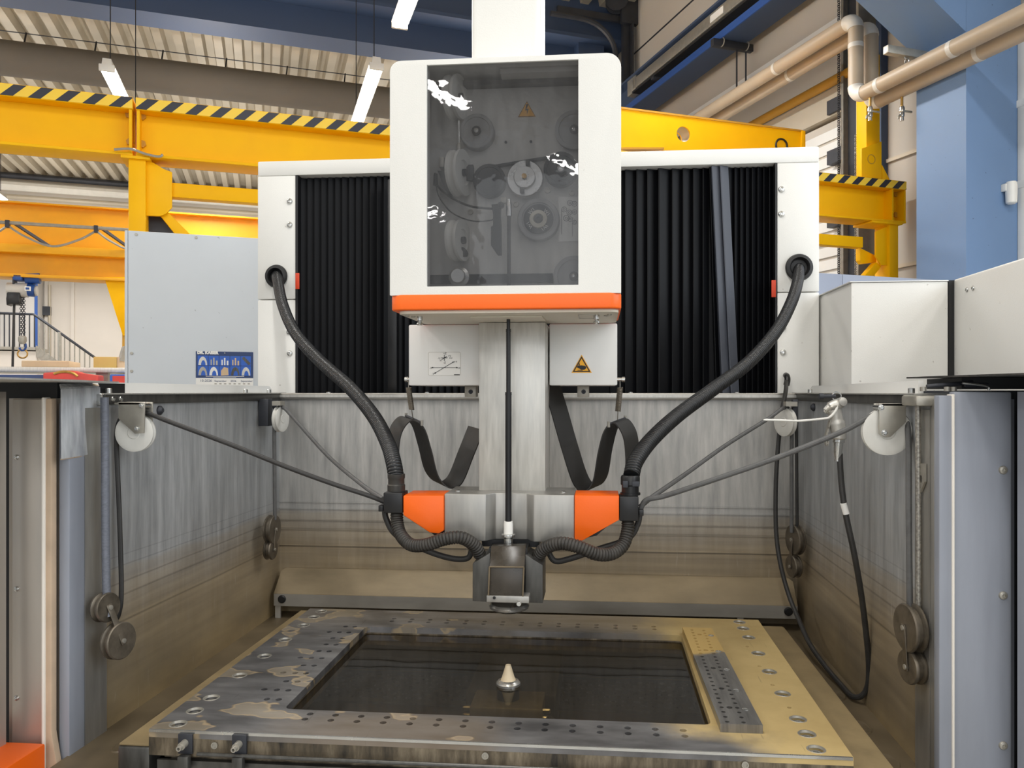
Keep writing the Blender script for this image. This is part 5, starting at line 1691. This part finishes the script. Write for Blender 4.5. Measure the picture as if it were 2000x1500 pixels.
# upright on the beam at the right and its base plate
up = thing('crane_upright', 'yellow upright with bracket plate standing on the right end of the striped beam', 'crane post', (hq(1705, 340, QB + .05).x, QB + .1, zt0), hall=True)
x0_, x1_ = hq(1690, 250, QB + .05).x, hq(1705, 250, QB + .05).x
HB().box(x0_, x1_ + .045, QB + .04, QB + .13, zt0, hq(1700, 105, QB + .05).z).make('upright_box', 'yellow', up, bevel=.003)
HB().prism(gp([(1683, 290), (1722, 276), (1722, 349), (1683, 345)], QB + .02), 'y', QB + .02, QB + .038).make('bracket_plate', 'yellow', up, bevel=.002)
HB().prism(gp([(1723, 322), (1738, 351), (1723, 350)], QB + .03), 'y', QB + .03, QB + .12).make('bracket_web', 'yellow', up, bevel=.001)
p_ = hq(1702, 311, QB + .019)
HB().plate(circ(p_.x, p_.z, .031, 18), [circ(p_.x, p_.z, .026, 18)], 'y', QB + .0175, QB + .02).make('round_mark', 'yellow_dull', up)

# second beam with the round hole, above the column
QJ = 4.5
jb = thing('crane_jib', 'yellow tapered crane jib with a round hole right of the head box', 'crane beam', (hq(1400, 260, QJ).x, QJ, hq(1400, 300, QJ).z), hall=True)
J = lambda u, v: (hq(u, v, QJ).x, hq(u, v, QJ).z)
hc = J(1335, 262)
HB().plate([J(1000, 300), J(1215, 293), J(1290, 293), J(1568, 300), J(1568, 258), J(1215, 213), J(1000, 186)], [circ(hc[0], hc[1], 14 / F * hq(1335, 262, QJ).length, 24)], 'y', QJ, QJ + .012).make('jib_side', 'yellow', jb, merge=True)
HB().plate([J(1000, 300), J(1215, 293), J(1290, 293), J(1568, 300), J(1568, 258), J(1215, 213), J(1000, 186)], [circ(hc[0], hc[1], 14 / F * hq(1335, 262, QJ).length, 24)], 'y', QJ + .11, QJ + .122).make('jib_side', 'yellow', jb, merge=True)
HB().tube([(hc[0], QJ + .006, hc[1]), (hc[0], QJ + .116, hc[1])], 14 / F * hq(1335, 262, QJ).length * 1.01, 24, caps=False).make('hole_sleeve', 'sheet', jb)
tp = [J(1000, 186), J(1215, 213), J(1568, 258)]
HB().prism(tp + [(x, z + .012) for x, z in reversed(tp)], 'y', QJ - .006, QJ + .128).make('top_strip', 'yellow_dull', jb)
HB().box(J(1564, 270)[0], J(1568, 270)[0] + .015, QJ - .01, QJ + .13, J(1568, 300)[1], J(1568, 256)[1]).make('end_plate', 'yellow', jb, bevel=.002)
bt = [J(1000, 309), J(1215, 296), J(1290, 296)]
HB().prism(bt + [(x, z + .012) for x, z in reversed(bt)], 'y', QJ - .05, QJ + .17).make('bottom_flange', 'yellow_dull', jb)
p_ = hq(1527, 284, QJ - .008)
HB().torus((p_.x, QJ - .005, p_.z), (0, 1, 0), .045, .007, 20, 6).make('cable_ring', 'black_rubber', jb)

# runway beam with conductor rail along the right wall
S1, S2 = 3.63, 3.88
zr = hs(1233, 212, S1).z
rw = thing('runway_beam', 'blue crane runway beam with grey conductor rail along the right wall', 'crane beam', (S1, 8, zr), hall=True)
HB().box(S1, S2, cF.y + .05, QF - .5, zr, zr + .012).make('bottom_flange', 'blue_beam', rw)
HB().box(S1 - .012, S1, cF.y + .05, QF - .5, zr, zr + .062).make('flange_edge', 'blue_run', rw)
HB().box(S1 + .11, S1 + .13, cF.y + .05, QF - .5, zr + .012, zr + .33).make('beam_web', 'blue_beam', rw)
HB().box(S1, S2, cF.y + .05, QF - .5, zr + .33, zr + .35).make('top_flange', 'blue_beam', rw)
HB().box(S1 + .02, S1 + .10, cF.y + .05, hs(1232, 150, S1).y, zr + .20, zr + .31).make('conductor_rail', 'zinc', rw, bevel=.008)
HB().box(S1 + .015, S1 + .11, cF.y + .05, hs(1232, 150, S1).y, zr + .165, zr + .185).make('conductor_strip', 'ink', rw)
HB().box(S1 + .02, S1 + .1, hs(1238, 150, S1).y, hs(1230, 150, S1).y + .1, zr + .17, zr + .36).make('rail_joint', 'zinc', rw, bevel=.004)
HB().box(S1 - .06, S1 + .1, hs(1285, 168, S1).y - .02, hs(1285, 168, S1).y + .03, zr + .08, zr + .10).make('rail_hanger', 'dark_metal', rw)
p_ = hs(1400, 31, S1 + .02)
HB().box(S1 + .016, S1 + .02, p_.y - .10, p_.y + .10, zr + .225, zr + .285).make('rail_label', 'paper', rw)
# hanger bar under it
hb_ = thing('pipe_hanger', 'dark channel bar with two threaded rods carrying the beige pipes', 'hanger', (S1 + .1, hs(1432, 88, S1).y, zr - .1), hall=True)
qh = hs(1400, 84, S1 - .05).y
HB().box(S1 - .08, S2 + .06, qh, qh + .05, zr - .065, zr - .004).make('channel_bar', 'dark_metal', hb_, bevel=.003)
for s_ in (S1 + .16, S2 + .0):
    HB().tube([(s_, qh + .025, zr - .06), (s_, qh + .025, zr - .52)], .007, 8).make('threaded_rod', 'dark_metal', hb_)
for s_ in (S1, S2 - .01):
    HB().torus((s_, qh + .0, zr - .03), (1, 0, 0), .035, .005, 16, 6).make('beam_clip', 'zinc', hb_)


# ---------------- beige wrapped pipes
def pipe(label, s, uv_e1, uv_e2, r, ds=0., dz=0., dq=0.):
    e1, e2 = hs(*uv_e1, s), hs(*uv_e2, s)
    qv = (e1.y + e2.y) / 2 + dq
    z1, z2 = e1.z + dz, e2.z + dz
    sx = s + ds
    t_ = thing('wrapped_pipe', label, 'pipe', (sx, qv, z2), 'beige wrapped pipes on the right wall', hall=True)
    HB().tube([(sx, qv + .07, z1), (sx, QF - 6, z1)], r, 20).make('far_run', 'pipe', t_)
    HB().tube([(sx, qv, z1 - .06), (sx, qv, z2 + .06)], r, 20).make('vertical_drop', 'pipe', t_)
    HB().tube([(sx, qv - .07, z2), (sx, .6, z2)], r, 20).make('near_run', 'pipe', t_)
    for z_c, s1, s2, nm in ((z1, 1, -1, 'upper'), (z2, -1, 1, 'lower')):
        arc = []
        for k_ in range(9):
            a = radians(90 * k_ / 8)
            arc.append((sx, qv + s1 * .075 * (1 - sin(a)), z_c + s2 * .065 * (1 - cos(a))))
        HB().tube(arc, r * 1.06, 20).make('elbow', 'pipe_joint', t_)
    bands = [((sx, qv, z1 - .17), (0, 0, 1))] if ds == 0 else []
    bands += [((sx, qv - dd, z2), (0, 1, 0)) for dd in ((.20, .72) if ds == 0 else (.78,))]
    bands += [((sx, qv + dd, z1), (0, 1, 0)) for dd in (.78, 1.9, 3.6)]
    for c_, ax in bands:
        HB().lathe([(r * 1.03, -.014), (r * 1.03, .014)], c_, ax, 20).make('tape_band', 'pipe_joint', t_)
    return t_, sx, qv, z2


tA, sA, qA, zA = pipe('front beige wrapped pipe stepping down beside the blue column', 3.45, (1672, 36), (1671, 190), .045)
tB, sB, qB, zB = pipe('rear beige wrapped pipe stepping down just behind the front one', 3.45, (1672, 36), (1671, 190), .045, .115, -.03, .0)
for (s_, q_, z_), lab in (((sA, qA - .12, zA), 'small drain valve under the front beige pipe'), ((sB, qA - .25, zB), 'small drain valve under the rear beige pipe')):
    t_ = thing('drain_valve', lab, 'valve', (s_, q_, z_ - .16), hall=True)
    HB().tube([(s_, q_, z_ - .03), (s_, q_, z_ - .11)], .008, 10).make('copper_stub', 'brass', t_)
    HB().lathe([(.012, 0), (.016, -.01), (.016, -.03), (.012, -.035), (.015, -.04), (.015, -.06), (.010, -.065), (.012, -.085), (0, -.085)], (s_, q_, z_ - .10), (0, 0, 1), 14).make('valve_body', 'chrome', t_)
    HB().box(s_ - .012, s_ + .06, q_ - .02, q_ - .008, z_ - .137, z_ - .127).make('valve_lever', 'zinc', t_, bevel=.002)
    HB().tube([(s_ - .01, q_ - .005, z_ - .15), (s_ - .035, q_ - .01, z_ - .165), (s_ - .035, q_ - .01, z_ - .18)], .006, 8).make('cap_chain', 'zinc', t_)
st_ = thing('strut_bracket', 'grey steel strut on the blue column holding the beige pipes by a chain', 'bracket', (3.4, cF.y, zA + .2), hall=True)
p_ = hs(1800, 118, 3.6)
HB().box(3.30, 3.62, cF.y - .10, cF.y - .06, p_.z - .02, p_.z + .025).make('strut_bar', 'zinc', st_, bevel=.003)
chain(3.45, cF.y - .08, zA + .05, p_.z - .02, .028, 'chrome', st_)

# presence detector and white conduit at the right edge
pd = thing('presence_detector', 'small white presence detector on the blue column near the right picture edge', 'sensor', (3.9, cN.y - .05, hs(1975, 400, 3.9).z), hall=True)
pc = hq(1977, 376, cN.y - .04)
HB().lathe([(.018, -.062), (.028, -.055), (.030, 0), (.030, .04), (.024, .060), (0, .064)], (pc.x, cN.y - .035, pc.z), (0, 0, 1), 20).make('detector_body', 'sensor_white', pd)
HB().box(pc.x - .035, pc.x - .015, cN.y - .03, cN.y, pc.z + .01, pc.z + .05).make('detector_bracket', 'sensor_white', pd, bevel=.002)
pq = hq(1994, 250, cN.y - .01)
cd = HB()
cd.box(pq.x - .018, max(pq.x, SW - .004), cN.y - .05, cN.y - .001, -1.5, 2.0)
cdu = thing('cable_conduit', 'white vertical cable conduit on the wall at the right picture edge', 'conduit', (pq.x, cN.y, -1.5), hall=True)
cd.make('conduit_body', 'sensor_white', cdu, bevel=.006)
for z_ in (.55, 1.15, 1.6):
    HB().box(pq.x - .022, max(pq.x, SW - .003), cN.y - .054, cN.y - .001, z_ - .02, z_ + .02).make('conduit_clip', 'sensor_white', cdu)

# hose reel and bracket frame beside the head top
hrl = thing('hose_reel', 'dark round hose reel on a bracket near the top edge right of the head neck', 'reel', hs(1208, 20, SW - .3), hall=True)
c_ = hs(1205, 2, SW - .25)
HB().lathe([(.13, -.06), (.13, -.045), (.09, -.04), (.09, .04), (.13, .045), (.13, .06), (0, .06)], c_, (.5, 1, 0), 28).make('reel_drum', 'dark_metal', hrl)
HB().box(c_.x + .05, SW - .0, c_.y - .03, c_.y + .03, c_.z - .24, c_.z + .1).make('reel_bracket', 'dark_metal', hrl)
fr_ = thing('door_rail_frame', 'dark steel door rail frame with a curved track above the head box corner', 'frame', hs(1222, 150, SW - .15), hall=True)
qv = hs(1222, 100, SW - .12).y
HB().box(SW - .16, SW - .08, qv - .03, qv + .03, -1.5, hs(1222, 42, SW - .12).z).make('upright_angle', 'dark_metal', fr_)
HB().box(SW - .08, SW - .06, qv - .09, qv + .03, -1.5, hs(1230, 40, SW - .1).z).make('upright_flange', 'dark_metal', fr_)
zt_ = hs(1215, 45, SW - .12).z
HB().box(SW - .95, SW - .1, qv - .02, qv + .02, zt_ - .05, zt_ + .02).make('cross_angle', 'dark_metal', fr_)
tr = [hq(u, v, qv - .3) for u, v in ((1075, 26), (1130, 35), (1160, 45), (1182, 62), (1197, 85), (1202, 112), (1203, 180))]
HB().tube(smooth(tr, 6), .028, 8).make('curved_track', 'dark_metal', fr_)

# ---------------- rear yellow bridge with chain hoist
Q2 = 9.2
br = thing('rear_crane_bridge', 'yellow double-girder crane bridge at the far left carrying the chain hoist', 'crane beam', (-4, Q2, hq(0, 536, Q2).z), hall=True)
Z2 = lambda v, q=Q2: hq(0, v, q).z
HB().box(-12, 2.5, Q2 + .3, Q2 + .34, Z2(485), Z2(397, Q2 + .3)).make('upper_girder', 'yellow_rear', br)
HB().box(-12, 2.5, Q2 + .22, Q2 + .42, Z2(397, Q2 + .3), Z2(396, Q2 + .3) + .012).make('upper_flange', 'yellow_rear', br)
HB().box(-12, 2.5, Q2, Q2 + .28, Z2(491), Z2(475)).make('ledge_flange', 'yellow_rear', br, bevel=.004)
HB().box(-12, 2.5, Q2 + .12, Q2 + .15, Z2(534), Z2(491)).make('lower_web', 'yellow_rear', br)
HB().box(-12, 2.5, Q2, Q2 + .28, Z2(539), Z2(533)).make('lower_flange', 'yellow_rear', br, bevel=.003)
zc_ = Z2(434, Q2 - .25)
HB().tube([(-12, Q2 - .25, zc_), (hq(262, 447, Q2 - .25).x, Q2 - .25, zc_)], .018, 8).make('cable_rail', 'zinc', br)
hang = [hq(u, 440, Q2 - .25).x for u in (-140, 15, 188, 330)]
for s0, s1 in zip(hang, hang[1:]):
    HB().tube(smooth([(s0, Q2 - .25, zc_ - .03), (s0 + (s1 - s0) * .2, Q2 - .25, zc_ - .13), ((s0 + s1) / 2, Q2 - .25, zc_ - .21), (s0 + (s1 - s0) * .8, Q2 - .25, zc_ - .13), (s1, Q2 - .25, zc_ - .03)], 6), .012, 6).make('festoon_cable', 'zinc', br)
for s0 in hang:
    HB().box(s0 - .018, s0 + .018, Q2 - .275, Q2 - .225, zc_ - .05, zc_ + .022).make('cable_trolley', 'dark_metal', br)
    HB().obox((s0 + .17, Q2 - .1, zc_ - .08), (.62, .55, -.42), (0, 0, 1), (.6, -.6, 0), .20, .014, .012).make('rail_arm', 'dark_metal', br)
leg = thing('crane_support', 'yellow tapered crane leg below the rear bridge left of the grey cabinet', 'crane post', (hq(230, 600, Q2).x, Q2, -1.5), hall=True)
L3 = lambda u, v: (hq(u, v, Q2 + .05).x, hq(u, v, Q2 + .05).z)
HB().prism([L3(203, 541), L3(330, 541), L3(300, 640), L3(240, 656)], 'y', Q2 + .05, Q2 + .23).make('leg_plate', 'yellow', leg, bevel=.004)
HB().box(L3(238, 656)[0], L3(262, 656)[0], Q2 + .07, Q2 + .2, -1.5, L3(240, 650)[1]).make('leg_column', 'yellow_dull', leg)

qh = Q2 + .1
ho = thing('chain_hoist', 'blue and grey electric chain hoist hanging under the rear yellow bridge', 'hoist', (hq(43, 560, qh).x, qh, hq(43, 590, qh).z), hall=True)
P3 = lambda u, v: hq(u, v, qh)
HB().tube([P3(15, 566), P3(55, 567)], P3(0, 557).z - P3(0, 571).z, 18).make('hoist_casting', 'hoist_grey', ho)
HB().tube([P3(52, 566), P3(69, 568)], (P3(0, 557).z - P3(0, 571).z) * .9, 18).make('motor_housing', 'hoist_blue', ho)
HB().tube([P3(69, 568), P3(73, 568)], (P3(0, 557).z - P3(0, 571).z) * .7, 18).make('motor_cap', 'hoist_grey', ho)
a_, b2_ = P3(56, 571), P3(67, 563)
HB().box(a_.x, b2_.x, qh - .145, qh - .125, a_.z, b2_.z).make('motor_label', 'paper', ho)
HB().box(P3(58, 570).x, P3(65, 566).x, qh - .148, qh - .145, P3(58, 569).z, P3(65, 565).z).make('label_print', 'hoist_blue', ho)
HB().box(P3(30, 550).x, P3(48, 538).x, qh - .1, qh + .1, P3(30, 549).z, P3(48, 538).z).make('trolley_plate', 'hoist_blue', ho, bevel=.01)
HB().tube([P3(50, 545), P3(78, 544)], .055, 14).make('trolley_motor', 'hoist_blue', ho)
HB().box(P3(27, 556).x, P3(31, 556).x, qh - .05, qh + .05, P3(27, 560).z, P3(27, 540).z).make('hoist_bracket', 'dark_metal', ho)
HB().prism([(P3(u, v).x, P3(u, v).z) for u, v in ((18, 572), (43, 573), (42, 592), (38, 596), (22, 595), (17, 598), (16, 585))], 'y', qh - .08, qh + .08).make('chain_bucket', 'black_plastic', ho, bevel=.01)
for u in (41.5, 46.5):
    q_ = P3(u, 600)
    chain(q_.x, qh, P3(u, 656).z, P3(u, 572).z, .026, 'dark_metal', ho, name='hoist_chain')
HB().lathe([(.026, 0), (.038, -.012), (.040, -.05), (.028, -.085), (0, -.085)], P3(44, 656), (0, 0, 1), 18).make('hook_block', 'zinc', ho)
arc = [(P3(44, 683).x + .030 * cos(a), qh, P3(44, 676).z + .045 * sin(a)) for a in [radians(110 - 30 * i) for i in range(10)]]
HB().tube(arc, .011, 8).make('hook', 'hoist_blue', ho)
sh = HB().torus(P3(44, 691), (0, 1, 0), .044, .008, 22, 8)
tag(sh.make('lifting_ring', 'brass', None), 'copper-coloured lifting ring hanging in the hoist hook', 'ring')
tag(HB().tube([P3(28, 590), P3(27, 620), P3(25, 700), P3(24.5, 728)], .012, 8).make('control_cable', 'rope_dark', None), 'dark control cable hanging down from the hoist in front of the stair railing', 'cable')

# ---------------- stairs with railing along the far wall
qs = QF - 1.6
S3 = lambda u, v: hq(u, v, qs)
stt = thing('staircase', 'grey steel staircase with thin balusters against the far left wall', 'stairs', (S3(70, 700).x, qs, -1.5), hall=True)
HB().box(-14, S3(70, 678).x, qs - .03, qs + 1.0, S3(70, 684).z, S3(70, 678).z).make('landing', 'zinc', stt)
a_, b2_ = S3(70, 680), S3(200, 772)
HB().loft([a_ + Vector((0, 0, .05)), b2_ + Vector((0, 0, .05)), b2_ + Vector((0, 0, -.16)), a_ + Vector((0, 0, -.16))], [x + Vector((0, .05, 0)) for x in (a_ + Vector((0, 0, .05)), b2_ + Vector((0, 0, .05)), b2_ + Vector((0, 0, -.16)), a_ + Vector((0, 0, -.16)))]).make('stringer', 'zinc', stt)
HB().tube([(-12, qs, S3(0, 613).z), S3(65, 613.5), S3(72, 618), S3(186, 699)], .024, 10).make('handrail', 'dark_metal', stt)
for i in range(26):
    u = -60 + 9.8 * i
    if u < 70:
        t0, t1 = 613.5, 679
    else:
        t0 = 615 + (u - 70) * .725
        t1 = 680 + (u - 70) * .708
    if t1 > 760:
        continue
    a_, b2_ = S3(u, t0), S3(u, t1)
    HB().tube([a_, b2_], .035 if abs(u - 119) < 5 else .012, 6).make('baluster', 'zinc' if u > 70 else 'dark_metal', stt)
structure(HB().box(-14, S3(72, 690).x, qs + .02, qs + .95, -1.5, S3(72, 686).z).make('wall_under_landing', 'wall_white'))

# ---------------- plate rack with boxes at the far left
qp = 8.0
R3 = lambda u, v: hq(u, v, qp)
rk = thing('plate_stand', 'long pale steel plate stand carrying two cardboard boxes at the far left', 'stand', (R3(120, 725).x, qp, -1.5), hall=True)
HB().box(-9, R3(330, 725).x, qp, qp + .9, R3(100, 727).z, R3(100, 717).z).make('stand_plate', 'steel_light', rk, bevel=.004)
for u in (-60, 195, 300):
    HB().box(R3(u, 740).x - .05, R3(u, 740).x + .05, qp + .1, qp + .2, -1.5, R3(100, 727).z).make('stand_leg', 'zinc', rk)
bxA = thing('cardboard_box', 'long low tan cardboard tray on the plate stand under the hoist', 'box', (R3(85, 716).x, qp + .3, R3(85, 717).z), hall=True)
HB().box(R3(38, 710).x, R3(133, 710).x, qp + .05, qp + .5, R3(85, 717).z, R3(85, 704).z).make('tray_body', 'cardboard', bxA, bevel=.01)
bxB = thing('cardboard_box', 'yellowed cardboard box with raised flap on the plate stand by the grey cabinet', 'box', (R3(205, 716).x, qp + .3, R3(205, 721).z), hall=True)
zpl = R3(100, 717).z
HB().box(R3(180, 710).x, R3(226, 710).x, qp + .05, qp + .4, zpl, zpl + .10).make('box_body', 'cardboard_y', bxB, bevel=.006)
HB().box(R3(226, 710).x + .002, R3(231, 710).x, qp + .06, qp + .39, zpl, zpl + .10).make('box_side', 'cardboard', bxB)
fl = [(R3(u, v).x, R3(u, v).z) for u, v in ((227, 704), (232, 704), (240, 675), (235, 677))]
HB().prism(fl, 'y', qp + .07, qp + .35).make('box_flap', 'zinc', bxB)
# things under the stand
vz = thing('red_guard', 'red machine guard with a rounded hump under the plate stand', 'machine guard', (R3(125, 745).x, qp - .3, -1.5), hall=True)
R4 = lambda u, v: hq(u, v, qp - .35)
hump = [(R4(84, 728).x, R4(84, 728).z), (R4(105, 727).x, R4(105, 727).z)] + [(R4(u, v).x, R4(u, v).z) for u, v in ((115, 724.5), (128, 723.5), (142, 724), (152, 727), (160, 729))] + [(R4(192, 733).x, R4(192, 733).z), (R4(192, 800).x, R4(192, 800).z), (R4(84, 800).x, R4(84, 800).z)]
HB().prism(hump, 'y', qp - .35, qp - .1).make('guard_shell', 'red', vz, bevel=.01)
HB().tube(smooth([R4(105, 730), R4(118, 726.5), R4(130, 726), R4(143, 729), R4(152, 735)], 5), .012, 6).make('guard_pipe', 'brass', vz)
HB().box(R4(84, 800).x, R4(192, 800).x, qp - .34, qp - .1, -1.5, R4(84, 800).z).make('guard_base', 'dark_metal', vz)
cr = thing('blue_crate', 'blue plastic crate with a dark red front under the plate stand by the cabinet', 'crate', (R4(228, 745).x, qp - .2, -1.5), hall=True)
HB().box(R4(212, 740).x, R4(300, 740).x, qp - .3, qp + .05, -1.5, R4(228, 731).z).make('crate_body', 'blue_crate', cr, bevel=.01)
HB().box(R4(218, 740).x, R4(290, 740).x, qp - .31, qp - .299, -1.2, R4(228, 734).z).make('crate_front', 'red', cr)
tag(HB().box(-9, R4(84, 740).x - .02, qp - .2, qp + .1, -1.5, R4(40, 731).z).make('blue_bench', 'navy', None, bevel=.01), 'dark blue bench top at the far left under the plate stand', 'bench')

# ---------------- grey switch cabinet with calendar behind the machine
QC = 3.45
gc = thing('switch_cabinet', 'tall plain grey switch cabinet left of the white column with a calendar on it', 'cabinet', (hq(370, 600, QC).x, QC + .3, -1.5), hall=True)
x0_, x1_ = hq(250, 600, QC).x, hq(560, 600, QC).x
zc_ = hq(250, 450, QC).z
HB().box(x0_, x1_, QC, QC + .45, -1.5, zc_).make('cabinet_door', 'grey_cab', gc, bevel=.003)
HB().box(hq(243.5, 600, QC).x, x0_ - .001, QC, QC + .45, -1.5, zc_).make('cabinet_edge', 'grey_cab', gc, bevel=.002)
for u, v in ((266, 458), (383, 464), (257, 690), (257, 725)):
    p_ = hq(u, v, QC)
    HB().lathe([(.006, 0), (.006, .002), (.003, .0025), (0, .0015)], (p_.x, QC, p_.z), (0, -1, 0), 12).make('door_screw', 'zinc', gc)
gc2 = thing('switch_cabinet', 'blue-grey cabinet top showing behind the white side cabinet at the right', 'cabinet', (hq(1700, 590, 3.2).x, 3.4, -1.5), hall=True)
HB().box(hq(1570, 560, 3.1).x, hq(1646, 560, 3.1).x - .002, 3.1, 3.6, -1.5, hq(1602, 533, 3.1).z).make('cabinet_body', 'grey_blue_cab', gc2, bevel=.002)
HB().box(hq(1646, 560, 3.1).x, hq(1840, 560, 3.1).x, 3.1, 3.6, -1.5, hq(1602, 533, 3.1).z).make('cabinet_body', 'grey_blue_cab', gc2, bevel=.002)

cal = thing('wall_calendar', 'blue company calendar with ten product pictures hung on the grey cabinet', 'calendar', hq(438, 745, QC - .003), hall=True)
C3 = lambda u, v, d=.003: hq(u, v, QC - d)
ux = Vector((1, 0, 0))
# measured straight across: width from u 382..495, heights at the left edge
cx0, cx1 = C3(382.5, 700).x, C3(494.5, 700).x
zt_, zm_, zb_ = C3(382, 686).z, C3(382, 738).z, C3(382, 770).z
HB().box(cx0, cx1, QC - .003, QC - .0005, zm_, zt_).make('calendar_card', 'navy', cal)
HB().box(cx0, cx1, QC - .0035, QC - .0005, zb_, zm_ - .0005).make('calendar_pages', 'paper', cal)
W_ = cx1 - cx0
H_ = zt_ - zm_
text('DR. KAISER', W_ * .072, (cx0 + W_ * .025, QC - .0034, zt_ - H_ * .095), (1, 0, 0), (0, 0, 1), 'paper', cal, 'calendar_title', .0003, hall=True, bold=.0012)
for r_ in range(2):
    for c_ in range(5):
        xa = cx0 + W_ * (.03 + c_ * .188)
        za = zt_ - H_ * (.14 + (r_ + 1) * .385)
        cell = HB().box(xa, xa + W_ * .178, QC - .0036, QC - .003, za, za + H_ * .365).make('picture_panel', 'cal_blue', cal)
        cw, chh = W_ * .178, H_ * .365
        b = HB()
        mt = ('steel_light', 'zinc', 'white_plain', 'cardboard', 'steel_dark')[(c_ + r_) % 5]
        if (c_, r_) in ((1, 0), (2, 0), (3, 0)):
            for i_, (fx, fw, fh) in enumerate(((.2, .12, .6), (.45, .14, .8), (.72, .16, .5))):
                b.box(xa + cw * fx, xa + cw * (fx + fw), QC - .0042, QC - .0036, za + chh * .03, za + chh * fh)
        elif (c_, r_) == (4, 0):
            for i_ in range(4):
                b.prism(circ(xa + cw * (.3 + .16 * i_), za + chh * (.75 - .17 * i_), cw * .17, 10), 'y', QC - .0042 - i_ * .0001, QC - .0036)
        elif (c_, r_) == (2, 1):
            b.prism([(xa + cw * .15, za), (xa + cw * .15, za + chh * .5), (xa + cw * .45, za + chh * .9), (xa + cw * .85, za + chh * .8), (xa + cw * .9, za + chh * .05)], 'y', QC - .0042, QC - .0036)
        else:
            n_ = 14
            arc = [(xa + cw * (.5 + .42 * cos(pi * k_ / n_)), za + chh * (.02 + .88 * sin(pi * k_ / n_))) for k_ in range(n_ + 1)]
            arc2 = [(xa + cw * (.55 + .22 * cos(pi * k_ / n_)), za + chh * (.02 + .5 * sin(pi * k_ / n_))) for k_ in range(n_, -1, -1)]
            b.prism(arc + arc2, 'y', QC - .0042, QC - .0036)
        b.make('pictured_tool', mt, cell)
for i_, (fa, fb) in enumerate(((.17, .84), (.3, .7))):
    HB().box(cx0 + W_ * fa, cx0 + W_ * fb, QC - .0034, QC - .003, zm_ + H_ * (.055 - .03 * i_), zm_ + H_ * (.068 - .03 * i_)).make('print_line', 'paper', cal)
HB().lathe([(.0025, 0), (.0025, .003), (0, .004)], (cx0 + W_ * .5, QC - .003, zt_ - .006), (0, -1, 0), 10).make('hanging_pin', 'chrome', cal)
for s_, fx, sz in (('10-2026', .07, .062), ('September', .32, .048), ('2026', .60, .05), ('September', .78, .048)):
    text(s_, W_ * sz, (cx0 + W_ * fx, QC - .0040, zm_ - H_ * .145), (1, 0, 0), (0, 0, 1), 'navy', cal, 'calendar_lettering', .0002, hall=True)
for i_ in range(8):
    HB().box(cx0 + W_ * (.32 + .083 * i_), cx0 + W_ * (.36 + .083 * i_), QC - .0039, QC - .0035, zm_ - H_ * .24, zm_ - H_ * .20).make('day_heading', 'zinc', cal)
